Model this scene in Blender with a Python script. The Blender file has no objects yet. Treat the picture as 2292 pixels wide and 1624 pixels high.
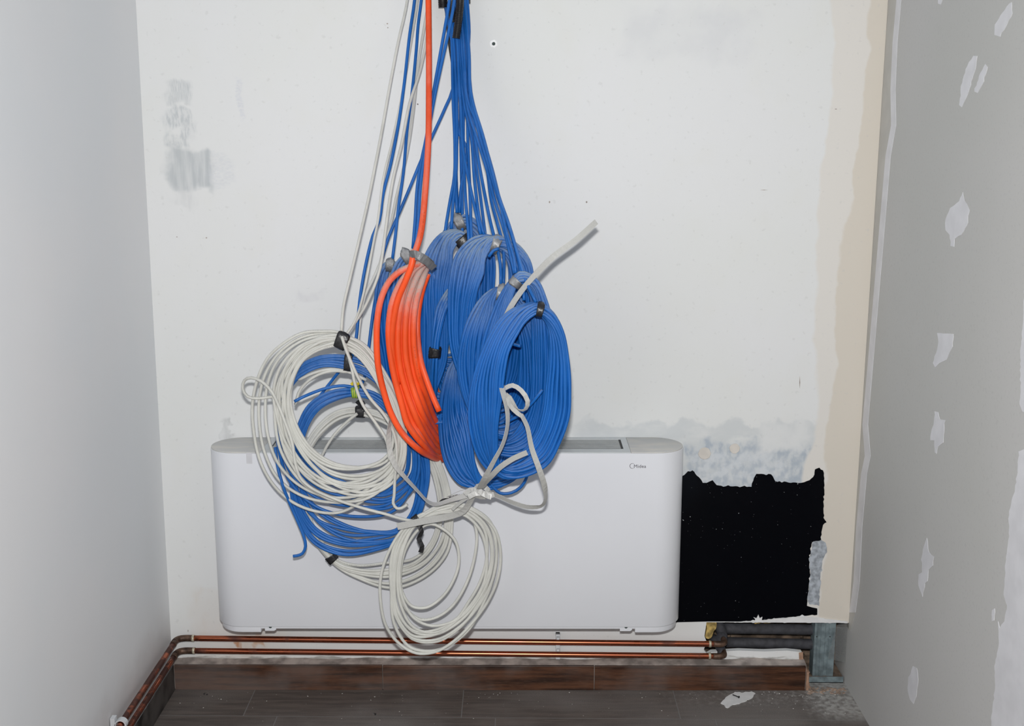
import bpy, bmesh, math, random
import numpy as np
from mathutils import Vector, Matrix, noise
from mathutils.geometry import tessellate_polygon

# ------------------------------------------------------------------ camera, light, exposure
W_, H_ = 2292, 1624
CAM = np.array([1.0881, -3.5277, 1.7530]); PITCH, YAW, ROLL, FPX = .2015, -.0047, -.0012, 2699.43
def _axes():
    cy, sy, cp, sp = math.cos(YAW), math.sin(YAW), math.cos(PITCH), math.sin(PITCH)
    f = np.array([sy*cp, cy*cp, -sp]); r = np.array([cy, -sy, 0.]); u = np.cross(r, f)
    c, s = math.cos(ROLL), math.sin(ROLL)
    return c*r+s*u, c*u-s*r, f
AX_R, AX_U, AX_F = _axes()
scene = bpy.context.scene
COL = scene.collection
cd = bpy.data.cameras.new('camera'); cam = bpy.data.objects.new('camera', cd); COL.objects.link(cam)
cd.sensor_width = 36; cd.lens = 36*FPX/W_; cd.clip_start = .05; cd.clip_end = 50
cam.matrix_world = Matrix(((AX_R[0], AX_U[0], -AX_F[0], CAM[0]), (AX_R[1], AX_U[1], -AX_F[1], CAM[1]),
                           (AX_R[2], AX_U[2], -AX_F[2], CAM[2]), (0, 0, 0, 1)))
scene.camera = cam
wd = bpy.data.worlds.new('world'); scene.world = wd; wd.use_nodes = True
_t = wd.node_tree; bg = _t.nodes['Background']; bg.inputs[1].default_value = .26           # dim room light, mostly from the white ceiling side
_g = _t.nodes.new('ShaderNodeTexCoord'); _x = _t.nodes.new('ShaderNodeSeparateXYZ'); _t.links.new(_g.outputs['Generated'], _x.inputs[0])
_r = _t.nodes.new('ShaderNodeValToRGB'); _m = _t.nodes.new('ShaderNodeMapRange'); _m.inputs[1].default_value = -1; _t.links.new(_x.outputs[2], _m.inputs[0]); _t.links.new(_m.outputs[0], _r.inputs[0])
_r.color_ramp.elements[0].position = .35; _r.color_ramp.elements[0].color = (.16, .17, .18, 1); _r.color_ramp.elements[1].position = .8; _r.color_ramp.elements[1].color = (1.15, 1.28, 1.42, 1)
_t.links.new(_r.outputs[0], bg.inputs[0])
ld = bpy.data.lights.new('camera_flash', 'AREA'); ld.shape = 'RECTANGLE'; ld.size = .075; ld.size_y = .045
ld.energy = 68; ld.color = (1.0, .985, .965)
fl = bpy.data.objects.new('camera_flash', ld); COL.objects.link(fl)
fp = CAM + AX_U*.170 - AX_R*.012 + AX_F*.02
fl.matrix_world = Matrix(((AX_R[0], AX_U[0], -AX_F[0], fp[0]), (AX_R[1], AX_U[1], -AX_F[1], fp[1]),
                          (AX_R[2], AX_U[2], -AX_F[2], fp[2]), (0, 0, 0, 1)))
vs = scene.view_settings; vs.view_transform = 'Standard'; vs.look = 'None'; vs.exposure = 0; vs.gamma = 1; vs.use_curve_mapping = False

def ray(px, py): return AX_F + AX_R*((px-W_/2)/FPX) - AX_U*((py-H_/2)/FPX)
def P(px, py, Y=0.):                       # where the sight line of a photo point meets the vertical plane at depth Y
    d = ray(px, py); return CAM + d*((Y-CAM[1])/d[1])
def PX(px, py, X):
    d = ray(px, py); return CAM + d*((X-CAM[0])/d[0])
def PZ(px, py, Z=0.):
    d = ray(px, py); return CAM + d*((Z-CAM[2])/d[2])

# ------------------------------------------------------------------ materials
class NT:
    def __init__(s, name):
        s.m = bpy.data.materials.new(name); s.m.use_nodes = True; s.t = s.m.node_tree; s.b = s.t.nodes['Principled BSDF']
    def n(s, typ): return s.t.nodes.new(typ)
    def put(s, sock, v):
        if isinstance(v, bpy.types.NodeSocket): s.t.links.new(v, sock)
        elif isinstance(v, (tuple, list)) and len(v) == 3 and sock.type == 'RGBA': sock.default_value = (*v, 1)
        else: sock.default_value = v
    def pos(s):
        g = s.n('ShaderNodeNewGeometry'); x = s.n('ShaderNodeSeparateXYZ'); s.t.links.new(g.outputs['Position'], x.inputs[0])
        s.P = g.outputs['Position']; s.N = g.outputs['Normal']; s.X, s.Y, s.Z = x.outputs
        return s
    def m_(s, op, a, b=0., c=None, clamp=False):
        k = s.n('ShaderNodeMath'); k.operation = op; k.use_clamp = clamp; s.put(k.inputs[0], a); s.put(k.inputs[1], b)
        if c is not None: s.put(k.inputs[2], c)
        return k.outputs[0]
    def mix(s, f, a, b):
        k = s.n('ShaderNodeMix'); k.data_type = 'RGBA'; s.put(k.inputs[0], f); s.put(k.inputs[6], a); s.put(k.inputs[7], b); return k.outputs[2]
    def noise(s, scale, det=3., vec=None, st=None, rough=.5, off=None):
        k = s.n('ShaderNodeTexNoise'); k.inputs['Scale'].default_value = scale; k.inputs['Detail'].default_value = det; k.inputs['Roughness'].default_value = rough
        v = vec or s.P
        if st or off:
            mp = s.n('ShaderNodeMapping'); s.t.links.new(v, mp.inputs[0])
            if st: mp.inputs['Scale'].default_value = st
            if off: mp.inputs['Location'].default_value = off
            v = mp.outputs[0]
        s.t.links.new(v, k.inputs['Vector']); return k.outputs['Fac']
    def ss(s, v, a, b, lo=0., hi=1.):
        k = s.n('ShaderNodeMapRange'); k.interpolation_type = 'SMOOTHSTEP'
        for i, q in enumerate((v, a, b, lo, hi)): s.put(k.inputs[i], q)
        return k.outputs[0]
    def box(s, x, x0, x1, sx, z, z0, z1, sz):
        a = s.m_('MULTIPLY', s.ss(x, x0-sx, x0+sx), s.ss(x, x1-sx, x1+sx, 1., 0.))
        b = s.m_('MULTIPLY', s.ss(z, z0-sz, z0+sz), s.ss(z, z1-sz, z1+sz, 1., 0.))
        return s.m_('MULTIPLY', a, b)
    def bump(s, h, st=.3, dist=.002):
        k = s.n('ShaderNodeBump'); k.inputs['Strength'].default_value = st; k.inputs['Distance'].default_value = dist
        s.t.links.new(h, k.inputs['Height']); s.t.links.new(k.outputs[0], s.b.inputs['Normal'])
    def out(s, col, rough=.6, metal=0., spec=.5):
        s.put(s.b.inputs['Base Color'], col); s.put(s.b.inputs['Roughness'], rough); s.put(s.b.inputs['Metallic'], metal)
        s.b.inputs['Specular IOR Level'].default_value = spec
        return s.m

def plain(name, col, rough=.6, metal=0., var=.06, scale=30, spec=.5, bump=0):
    t = NT(name).pos(); f = t.noise(scale, 3)
    c = t.mix(t.ss(f, .3, .7), tuple(x*(1-var) for x in col), tuple(min(1, x*(1+var)) for x in col))
    if bump: t.bump(f, bump)
    return t.out(c, rough, metal, spec)

def cable_mat(name, col, dusty, dust=(.40, .42, .43), rough=.42, printc=None, amb=.10):
    t = NT(name).pos()
    f = t.noise(13, 5, st=(1, 1, .5), rough=.65); g = t.noise(160, 2)
    c = t.mix(t.ss(f, .3, .7), tuple(x*.88 for x in col), tuple(x*1.12 for x in col))
    nz = t.n('ShaderNodeSeparateXYZ'); t.t.links.new(t.N, nz.inputs[0])
    up = t.ss(nz.outputs[2], -.1, .8)
    at = t.n('ShaderNodeAttribute'); at.attribute_name = 'dust'                 # how much each winding lies on top, where dust settles
    lay = t.m_('ADD', t.m_('MULTIPLY', t.m_('MULTIPLY', at.outputs['Fac'], t.m_('ADD', t.m_('MULTIPLY', up, .7), .55)), dusty*1.25), t.m_('MULTIPLY', t.ss(nz.outputs[2], .15, .9), dusty*.55))
    d = t.m_('MULTIPLY', t.m_('ADD', lay, amb*.5), t.ss(f, .36, .58, .30, 1.2), clamp=True)
    d = t.m_('MULTIPLY', d, t.ss(g, .3, .6, .8, 1.1), clamp=True)
    c = t.mix(d, c, dust)
    if printc:                                                   # faint printing that runs along the sheath
        u = t.n('ShaderNodeUVMap'); u.uv_map = 'UVMap'; x = t.n('ShaderNodeSeparateXYZ'); t.t.links.new(u.outputs[0], x.inputs[0])
        a = t.m_('MULTIPLY', t.ss(x.outputs[1], .11, .13), t.ss(x.outputs[1], .17, .19, 1., 0.))
        k = t.n('ShaderNodeTexNoise'); k.noise_dimensions = '1D'; k.inputs['Scale'].default_value = 420; t.t.links.new(x.outputs[0], k.inputs['W'])
        k2 = t.n('ShaderNodeTexNoise'); k2.noise_dimensions = '1D'; k2.inputs['Scale'].default_value = 3.5; t.t.links.new(x.outputs[0], k2.inputs['W'])
        mk = t.m_('MULTIPLY', t.m_('MULTIPLY', a, t.ss(k.outputs['Fac'], .48, .54)), t.ss(k2.outputs['Fac'], .60, .64))
        c = t.mix(t.m_('MULTIPLY', mk, .6), c, printc)
    r = t.m_('ADD', t.m_('MULTIPLY', d, .4), rough, clamp=True)
    return t.out(c, r, 0, .32)

M = {}
M['blue'] = cable_mat('blue_sheath', (.004, .115, .43), .50, dust=(.24, .32, .42), amb=.03, printc=(.01, .02, .06))
M['blue_clean'] = cable_mat('blue_sheath_clean', (.006, .120, .44), .12, dust=(.26, .33, .42), rough=.36)
M['white'] = cable_mat('white_sheath', (.60, .60, .56), .12, dust=(.5, .5, .48), rough=.45, printc=(.08, .08, .09))
M['orange'] = cable_mat('orange_sheath', (.88, .088, .014), 1.1, dust=(.50, .37, .33), rough=.40, printc=(.30, .04, .01), amb=.03)
def tape_mat(name, col, dust, amt):
    t = NT(name).pos(); f = t.noise(60, 4); nz = t.n('ShaderNodeSeparateXYZ'); t.t.links.new(t.N, nz.inputs[0])
    d = t.m_('MULTIPLY', t.ss(nz.outputs[2], -.2, .5, .25, 1.), amt)
    d = t.m_('MULTIPLY', d, t.ss(f, .3, .7, .6, 1.2), clamp=True)
    t.bump(f, .5, .002)
    return t.out(t.mix(d, col, dust), .35)
M['tape'] = tape_mat('black_tape', (.012, .012, .014), (.20, .20, .21), .06)
M['tape_dusty'] = tape_mat('dusty_tape', (.05, .05, .055), (.34, .35, .36), 1.0)
t = NT('green_yellow_tape').pos()
st = t.m_('FRACT', t.m_('MULTIPLY', t.X, 210.))
M['gy'] = t.out(t.mix(t.ss(st, .4, .5), (.55, .55, .04), (.05, .22, .04)), .4)
M['yellow'] = plain('yellow_tape', (.6, .48, .03), .4)
t = NT('strap_plastic').pos(); f = t.noise(300, 1); t.bump(f, .25, .001)
M['strap'] = t.out(t.mix(f, (.42, .42, .40), (.53, .53, .515)), .36, 0, .5)
M['conduit'] = plain('black_conduit', (.012, .012, .014), .38)

# back wall
def zpx(py, Y=0, px=1146): return float(P(px, py, Y)[2])
def xpx(px, py, Y=0): return float(P(px, py, Y)[0])
t = NT('painted_plaster').pos(); X, Z = t.X, t.Z
n1 = t.noise(1.6, 3); n2 = t.noise(7, 4, off=(3, 0, 5)); n3 = t.noise(60, 3)
c = t.mix(t.ss(n1, .35, .65), (.755, .765, .755), (.765, .772, .778))
c = t.mix(t.ss(n2, .5, .8, 0, .35), c, (.74, .74, .70))
def smear(c, x0, x1, y0, y1, sx, sz, col, amt, ns=(1, 1, 1), nsc=20, lo=.35, hi=.65, cy=None):
    cx = (x0+x1)/2; cym = (y0+y1)/2
    nf = t.noise(nsc, 4, st=ns, off=(x0*.01, 0, y0*.013))
    wob = t.m_('MULTIPLY', t.m_('SUBTRACT', t.noise(14, 3, off=(y1*.01, 0, 0)), .5), .10)
    xx = t.m_('ADD', X, wob); zz = t.m_('ADD', Z, t.m_('MULTIPLY', wob, 1.2))
    mk = t.box(xx, xpx(x0, cym), xpx(x1, cym), sx, zz, zpx(y1, 0, cx), zpx(y0, 0, cx), sz)
    mk = t.m_('MULTIPLY', t.m_('MULTIPLY', mk, t.ss(nf, lo, hi, .25, 1.)), amt, clamp=True)
    return t.mix(mk, c, col)
c = smear(c, 372, 425, 185, 235, .012, .01, (.50, .53, .55), .75, (30, 1, 2))
c = smear(c, 372, 425, 250, 285, .012, .01, (.50, .53, .55), .8, (6, 1, 2))
c = smear(c, 374, 430, 288, 322, .012, .01, (.50, .53, .55), .7, (6, 1, 2))
c = smear(c, 378, 475, 328, 430, .016, .014, (.47, .50, .52), .9, (16, 1, 2), 4, .15, .75)
c = smear(c, 380, 440, 425, 460, .014, .012, (.62, .63, .64), .6, (16, 1, 2), 4, .35, .7)
c = smear(c, 525, 545, 178, 270, .006, .01, (.62, .64, .70), .5, (4, 1, 8))
c = smear(c, 470, 515, 340, 420, .01, .01, (.62, .64, .68), .4, (4, 1, 8))
c = smear(c, 1395, 1690, 25, 130, .03, .03, (.66, .67, .69), .55, (1, 1, 1), 9)
c = smear(c, 670, 720, 645, 675, .012, .008, (.66, .66, .68), .5)
c = smear(c, 502, 516, 935, 985, .003, .008, (.48, .49, .49), .6, (1, 1, .5), 30)
c = smear(c, 1290, 1840, 945, 1130, .03, .008, (.62, .645, .655), .9, (1, 1, 2), 12, .25, .6)   # thinner coat beside the unit
c = smear(c, 1528, 1845, 992, 1100, .012, .012, (.42, .475, .54), .95, (1.5, 1, 1), 38, .36, .64)
c = smear(c, 1540, 1760, 1015, 1075, .02, .02, (.66, .69, .72), .8, (1.5, 1, 2), 17, .45, .6)
c = smear(c, 1700, 1800, 940, 1010, .02, .02, (.74, .75, .75), .9, (1, 1, 1), 9, .3, .5)
c = smear(c, 430, 640, 1330, 1480, .02, .02, (.66, .56, .47), .55, (1, 1, .6), 12, .45, .7)      # rusty stains low at the left
c = smear(c, 525, 545, 1432, 1452, .004, .01, (.52, .26, .13), .9, (1, 1, .3), 20, .3, .5)
c = smear(c, 562, 585, 1432, 1455, .005, .01, (.60, .38, .24), .8, (1, 1, .3), 20, .3, .5)
# joint compound bands by the right corner
wv = t.m_('MULTIPLY', t.m_('SUBTRACT', t.noise(3.2, 5, off=(0, 0, 2)), .5), .16)
wv2 = t.m_('MULTIPLY', t.m_('SUBTRACT', t.noise(5.5, 5, off=(7, 0, 2)), .5), .11)
c = t.mix(t.ss(t.m_('ADD', X, wv), 1.966, 1.980), c, (.74, .715, .675))
edge = t.m_('ADD', t.m_('ADD', X, wv2), t.m_('MULTIPLY', t.ss(Z, .9, 2.1, .035, -.02), 1.))
c = t.mix(t.ss(edge, 2.052, 2.062), c, (.68, .63, .555))
c = t.mix(t.m_('MULTIPLY', t.ss(n3, .62, .72), .25), c, (.55, .55, .54))
# mortar smears at the foot of the wall
zz = t.m_('ADD', Z, t.m_('MULTIPLY', t.m_('SUBTRACT', t.noise(11, 4), .5), .035))
c = t.mix(t.m_('MULTIPLY', t.ss(zz, .094, .088), t.ss(t.noise(16, 4, st=(1, 1, 4)), .42, .62, .1, .9)), c, (.33, .32, .30))
t.bump(t.m_('ADD', n3, t.m_('MULTIPLY', n2, 3.)), .12, .0015)
M['wall'] = t.out(c, .62, 0, .3)

t = NT('grey_white_plaster').pos(); n1 = t.noise(1.5, 3); n2 = t.noise(90, 2)
c = t.mix(t.ss(n1, .35, .65), (.78, .80, .82), (.81, .815, .825))
c = t.mix(t.m_('MULTIPLY', t.box(t.Y, -1.55, -1.15, .08, t.Z, .45, .9, .1), .35), c, (.80, .82, .84))
c = t.mix(t.m_('MULTIPLY', t.box(t.Y, -.95, -.82, .04, t.Z, 1.28, 1.36, .03), .5), c, (.82, .83, .84))
dz = t.m_('ADD', t.Z, t.m_('MULTIPLY', t.m_('SUBTRACT', t.noise(9, 3), .5), .09))
c = t.mix(t.m_('MULTIPLY', t.ss(dz, .30, .14), .45), c, (.38, .33, .32))
t.bump(n2, .06, .001); M['wall_left'] = t.out(c, .55, 0, .3)

t = NT('grey_plasterboard').pos(); n1 = t.noise(1.3, 3); n2 = t.noise(140, 3)
c = t.mix(t.ss(n1, .3, .7), (.515, .515, .495), (.545, .540, .53))
c = t.mix(t.ss(n2, .55, .75, 0, .22), c, (.34, .34, .34)); t.bump(n2, .05, .001)
M['board'] = t.out(c, .75, 0, .25)
M['filler'] = plain('white_filler', (.70, .70, .725), .6, var=.05, scale=18, bump=.05)
M['corner_tape'] = plain('corner_joint_tape', (.52, .51, .48), .65, var=.05, scale=12)
t = NT('black_coating').pos(); f = t.noise(4, 4, st=(1, 1, .4)); sp = t.noise(75, 2); s2 = t.noise(260, 1)
c = t.mix(t.ss(f, .55, .8), (.0012, .0015, .003), (.005, .007, .011))
c = t.mix(t.m_('MAXIMUM', t.ss(sp, .745, .765), t.ss(s2, .80, .82)), c, (.45, .48, .5))
M['black'] = t.out(c, t.ss(f, .3, .8, .35, .6), 0, .07)
M['scraped'] = plain('brushed_primer', (.36, .39, .43), .6, var=.3, scale=70)
M['white_paint'] = plain('thick_white_paint', (.76, .76, .76), .6, var=.05)

def wood(name, st, dusty):
    t = NT(name).pos(); f = t.noise(14, 6, st=st, rough=.62); g = t.noise(3.2, 4, off=(1, 2, 3)); h = t.noise(120, 3, st=st)
    c = t.mix(t.ss(f, .32, .68), (.022, .0085, .0045), (.105, .042, .020))
    c = t.mix(t.ss(h, .5, .8, 0, .4), c, (.16, .09, .06))
    c = t.mix(t.m_('MULTIPLY', t.ss(g, .46, .66), dusty), c, (.19, .165, .155))
    return t.out(c, .38, 0, .4)
M['skirt'] = wood('dark_wood_tile', (.35, 4, 5), .42)
M['skirt_left'] = plain('worn_black_tile_face', (.040, .036, .034), .5, var=.9, scale=14)
M['worn_edge'] = plain('worn_grey_tile_edge', (.36, .37, .37), .6, var=.3, scale=30)
M['mortar'] = plain('grey_mortar', (.33, .285, .26), .9, var=.4, scale=22, bump=.5)

t = NT('wood_look_floor_tile').pos()
Yp = t.m_('ADD', t.Y, t.m_('MULTIPLY', t.X, .0125))
dn = t.m_('ADD', t.m_('MULTIPLY', Yp, -1.), -.0085)            # distance in front of the wall
row = t.m_('FLOOR', t.m_('DIVIDE', dn, .2)); fy = t.m_('FRACT', t.m_('DIVIDE', dn, .2))
xs = t.m_('DIVIDE', t.m_('SUBTRACT', t.m_('SUBTRACT', t.X, .268), t.m_('MULTIPLY', row, .102)), .652)
fx = t.m_('FRACT', xs); tid = t.m_('ADD', t.m_('MULTIPLY', row, 7.3), t.m_('FLOOR', xs))
ly = t.m_('MINIMUM', fy, t.m_('SUBTRACT', 1., fy)); lx = t.m_('MINIMUM', fx, t.m_('SUBTRACT', 1., fx))
grout = t.m_('MAXIMUM', t.ss(ly, .006, .010, 1, 0), t.ss(lx, .0018, .0030, 1, 0))
cmb = t.n('ShaderNodeCombineXYZ'); t.put(cmb.inputs[0], t.X); t.put(cmb.inputs[1], t.Y); t.put(cmb.inputs[2], t.m_('MULTIPLY', tid, 3.1))
f = t.noise(8, 6, cmb.outputs[0], st=(.8, 9, 1), rough=.6); g = t.noise(3.0, 4, off=(5, 5, 0)); h = t.noise(330, 3); k = t.noise(60, 3)
c = t.mix(t.ss(f, .3, .7), (.040, .029, .024), (.115, .088, .074))
dust = t.m_('MULTIPLY', t.ss(g, .35, .7, .25, .8), t.ss(h, .3, .7, .7, 1.1), clamp=True)
c = t.mix(dust, c, (.215, .20, .19))
cor = t.box(t.m_('ADD', t.X, t.m_('MULTIPLY', k, .09)), 2.04, 2.3, .06, t.Y, -.22, .2, .05)
cor2 = t.m_('MULTIPLY', t.box(t.X, 1.6, 2.3, .15, t.Y, -.14, .2, .03), t.ss(k, .45, .7))
c = t.mix(t.m_('MULTIPLY', cor, t.ss(k, .25, .7, .2, .85)), c, (.48, .47, .45)); c = t.mix(t.m_('MULTIPLY', cor2, .28), c, (.45, .44, .42))
c = t.mix(t.m_('MULTIPLY', grout, .75), c, (.20, .195, .19))
t.bump(t.m_('SUBTRACT', 1., grout), .4, .001)
M['floor'] = t.out(c, .55, 0, .35)

def copper(name, tarn):
    t = NT(name).pos(); f = t.noise(9, 5, st=(1, 1, 1)); g = t.noise(35, 4, st=(.6, .6, 1))
    k = t.m_('MULTIPLY', t.ss(g, .38, .66), t.ss(f, .3, .6, .35, 1.))
    k = t.m_('MULTIPLY', k, tarn, clamp=True)
    if tarn < 1.2:
        ends = t.m_('SUBTRACT', 1., t.m_('MULTIPLY', t.ss(t.X, .25, .75), t.ss(t.X, 1.25, 1.6, 1., 0.)))
        k = t.m_('MULTIPLY', k, t.m_('ADD', t.m_('MULTIPLY', ends, .9), .2), clamp=True)
    c = t.mix(k, (.42, .125, .065), (.085, .032, .023))
    return t.out(c, t.ss(k, 0, 1, .24, .5), t.ss(k, 0, 1, 1., .6))
M['copper'] = copper('copper', 1.0); M['copper_old'] = copper('tarnished_copper', 2.2)
M['solder'] = plain('solder', (.55, .50, .38), .5, .3, var=.3, scale=120)
M['elbow'] = plain('blackened_copper', (.125, .075, .052), .5, .6, var=.5, scale=60)
M['casing'] = plain('white_enamel', (.74, .752, .79), .30, var=.008, scale=3, spec=.4)
t = NT('grey_enamel').pos(); f = t.noise(12, 4, st=(1, 2.5, 1))
M['cap'] = t.out(t.mix(t.ss(f, .4, .7), (.56, .56, .55), (.64, .62, .58)), .5, 0, .4)
M['alu'] = plain('grille_grey', (.60, .63, .64), .35, .0, var=.03)
M['dark'] = plain('dark_gap', (.03, .03, .03), .6)
M['slatgrey'] = plain('slat_grey', (.50, .52, .52), .35)
M['ink'] = plain('logo_ink', (.06, .05, .07), .5)
M['zinc'] = plain('galvanised_steel', (.21, .265, .285), .42, .30, var=.30, scale=40)
M['foam'] = plain('black_foam', (.045, .045, .052), .75, var=.25, scale=50, bump=.2)
M['rubble'] = plain('brick_rubble', (.15, .108, .078), .95, var=.6, scale=28, bump=1.0)
M['wool'] = plain('yellow_mineral_wool', (.42, .30, .10), .95, var=.5, scale=60, bump=.8)
M['cut'] = plain('cut_brick', (.36, .22, .15), .9, var=.2, scale=60, bump=.3)
M['clip'] = plain('clip_plastic', (.62, .64, .66), .35)
M['steel'] = plain('grey_screw', (.07, .09, .085), .6, 0, spec=.1)
M['crumb'] = plain('plaster_crumbs', (.60, .59, .56), .9)
M['crumb_brown'] = plain('brick_crumbs', (.30, .22, .17), .9, var=.3)
M['mesh'] = plain('glass_fibre_mesh', (.27, .28, .28), .6)

# ------------------------------------------------------------------ helpers
def tag(o, label=None, cat=None, group=None, kind=None):
    if label: o['label'] = label
    if cat: o['category'] = cat
    if group: o['group'] = group
    if kind: o['kind'] = kind
    return o
def empty(name, loc, label=None, cat=None, group=None):
    o = bpy.data.objects.new(name, None); COL.objects.link(o); o.location = Vector([float(v) for v in loc]); o.empty_display_size = .05
    return tag(o, label, cat, group)
def wloc(o):
    v = Vector((0, 0, 0))
    while o is not None: v = v+o.location; o = o.parent
    return v
def mesh_obj(name, verts, faces, mat, parent=None, smooth=False, uv=None, bevel=0):
    me = bpy.data.meshes.new(name); me.from_pydata([tuple(map(float, v)) for v in verts], [], faces); me.update()
    if isinstance(mat, list):
        for m in mat: me.materials.append(m)
    else: me.materials.append(mat)
    if smooth: me.polygons.foreach_set('use_smooth', [True]*len(me.polygons))
    if uv is not None:
        l = me.uv_layers.new(name='UVMap'); l.data.foreach_set('uv', np.asarray(uv, dtype=np.float32).ravel())
    o = bpy.data.objects.new(name, me); COL.objects.link(o)
    if parent is not None:
        o.parent = parent; me.transform(Matrix.Translation(-wloc(parent)))
    if bevel:
        b = o.modifiers.new('bevel', 'BEVEL'); b.width = bevel; b.segments = 2; b.limit_method = 'ANGLE'
    return o
class MB:
    def __init__(s): s.v = []; s.f = []
    def add(s, v, f):
        k = len(s.v); s.v += [tuple(map(float, p)) for p in v]; s.f += [tuple(i+k for i in q) for q in f]; return s
    def box(s, a, b):
        (x0, y0, z0), (x1, y1, z1) = a, b
        return s.add([(x0, y0, z0), (x1, y0, z0), (x1, y1, z0), (x0, y1, z0), (x0, y0, z1), (x1, y0, z1), (x1, y1, z1), (x0, y1, z1)],
                     [(0, 3, 2, 1), (4, 5, 6, 7), (0, 1, 5, 4), (1, 2, 6, 5), (2, 3, 7, 6), (3, 0, 4, 7)])
    def prism(s, poly, vec, tri=False):            # 3D outline + extrusion vector
        n = len(poly); vec = np.array(vec, float)
        v = [np.array(p, float) for p in poly]; v2 = [p+vec for p in v]
        tr = tessellate_polygon([[Vector(p) for p in v]])
        f = [tuple(q) for q in tr] + [tuple(i+n for i in reversed(q)) for q in tr] + [(i, (i+1) % n, (i+1) % n+n, i+n) for i in range(n)]
        return s.add(v+v2, f)
    def obj(s, name, mat, parent=None, smooth=False, bevel=0):
        o = mesh_obj(name, s.v, s.f, mat, parent, smooth, bevel=bevel)
        bm = bmesh.new(); bm.from_mesh(o.data); bmesh.ops.recalc_face_normals(bm, faces=bm.faces); bm.to_mesh(o.data); bm.free()
        return o

def spline(pts, step=.01, closed=False):
    p = np.array(pts, float); n = len(p)
    if closed: idx = lambda i: p[i % n]; segs = n
    else: idx = lambda i: p[i] if 0 <= i < n else (2*p[0]-p[1] if i < 0 else 2*p[-1]-p[-2]); segs = n-1
    out = []
    for i in range(segs):
        p0, p1, p2, p3 = idx(i-1), idx(i), idx(i+1), idx(i+2)
        a, b, c = [max(np.linalg.norm(x), 1e-6)**.5 for x in (p1-p0, p2-p1, p3-p2)]
        m1 = (p2-p1)+b*((p1-p0)/a-(p2-p0)/(a+b)); m2 = (p2-p1)+b*((p3-p2)/c-(p3-p1)/(b+c))
        k = max(2, int(np.linalg.norm(p2-p1)/step))
        for s in range(k):
            u = s/k; u2, u3 = u*u, u*u*u
            out.append((2*u3-3*u2+1)*p1+(u3-2*u2+u)*m1+(-2*u3+3*u2)*p2+(u3-u2)*m2)
    if not closed: out.append(p[-1])
    return np.array(out)
def frames(p, closed=False):
    if closed: t = np.roll(p, -1, 0)-np.roll(p, 1, 0)
    else:
        t = np.gradient(p, axis=0)
    t /= np.linalg.norm(t, axis=1)[:, None]+1e-12
    ref = np.array([0, -1., 0])                      # one side always faces the room
    a = ref-t*(t@ref)[:, None]; a /= np.linalg.norm(a, axis=1)[:, None]+1e-9
    b = np.cross(t, a); return t, a, b
class Tubes:
    def __init__(s): s.v = []; s.f = []; s.uv = []; s.n = 0; s.d = []
    def add(s, path, r, closed=False, sides=10, radii=None, seed=0., dust=None):
        t, a, b = frames(path, closed); m = len(path); th = np.arange(sides)*2*math.pi/sides+seed
        rr = (np.ones(m)*r if radii is None else radii)[:, None, None]
        ring = path[:, None, :]+rr*(np.cos(th)[None, :, None]*a[:, None, :]+np.sin(th)[None, :, None]*b[:, None, :])
        s.v += ring.reshape(-1, 3).tolist(); k = s.n
        L = np.concatenate([[0], np.cumsum(np.linalg.norm(np.diff(path, axis=0), axis=1))])+seed*3.7
        for i in range(m if closed else m-1):
            j = (i+1) % m; l0 = L[i]; l1 = L[j] if j else L[i]+.01
            for q in range(sides):
                w = (q+1) % sides
                s.f.append((k+i*sides+q, k+i*sides+w, k+j*sides+w, k+j*sides+q))
                s.uv += [(l0, q/sides), (l0, (q+1)/sides), (l1, (q+1)/sides), (l1, q/sides)]
        if not closed:
            s.f.append(tuple(k+q for q in reversed(range(sides)))); s.f.append(tuple(k+(m-1)*sides+q for q in range(sides)))
            s.uv += [(0, .9)]*(2*sides)
        s.n += m*sides; s.d += (np.repeat(np.zeros(m) if dust is None else dust, sides)).tolist()
    def obj(s, name, mat, parent=None):
        o = mesh_obj(name, s.v, s.f, mat, parent, True, s.uv)
        if any(s.d): a = o.data.attributes.new('dust', 'FLOAT', 'POINT'); a.data.foreach_set('value', s.d)
        return o

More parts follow.
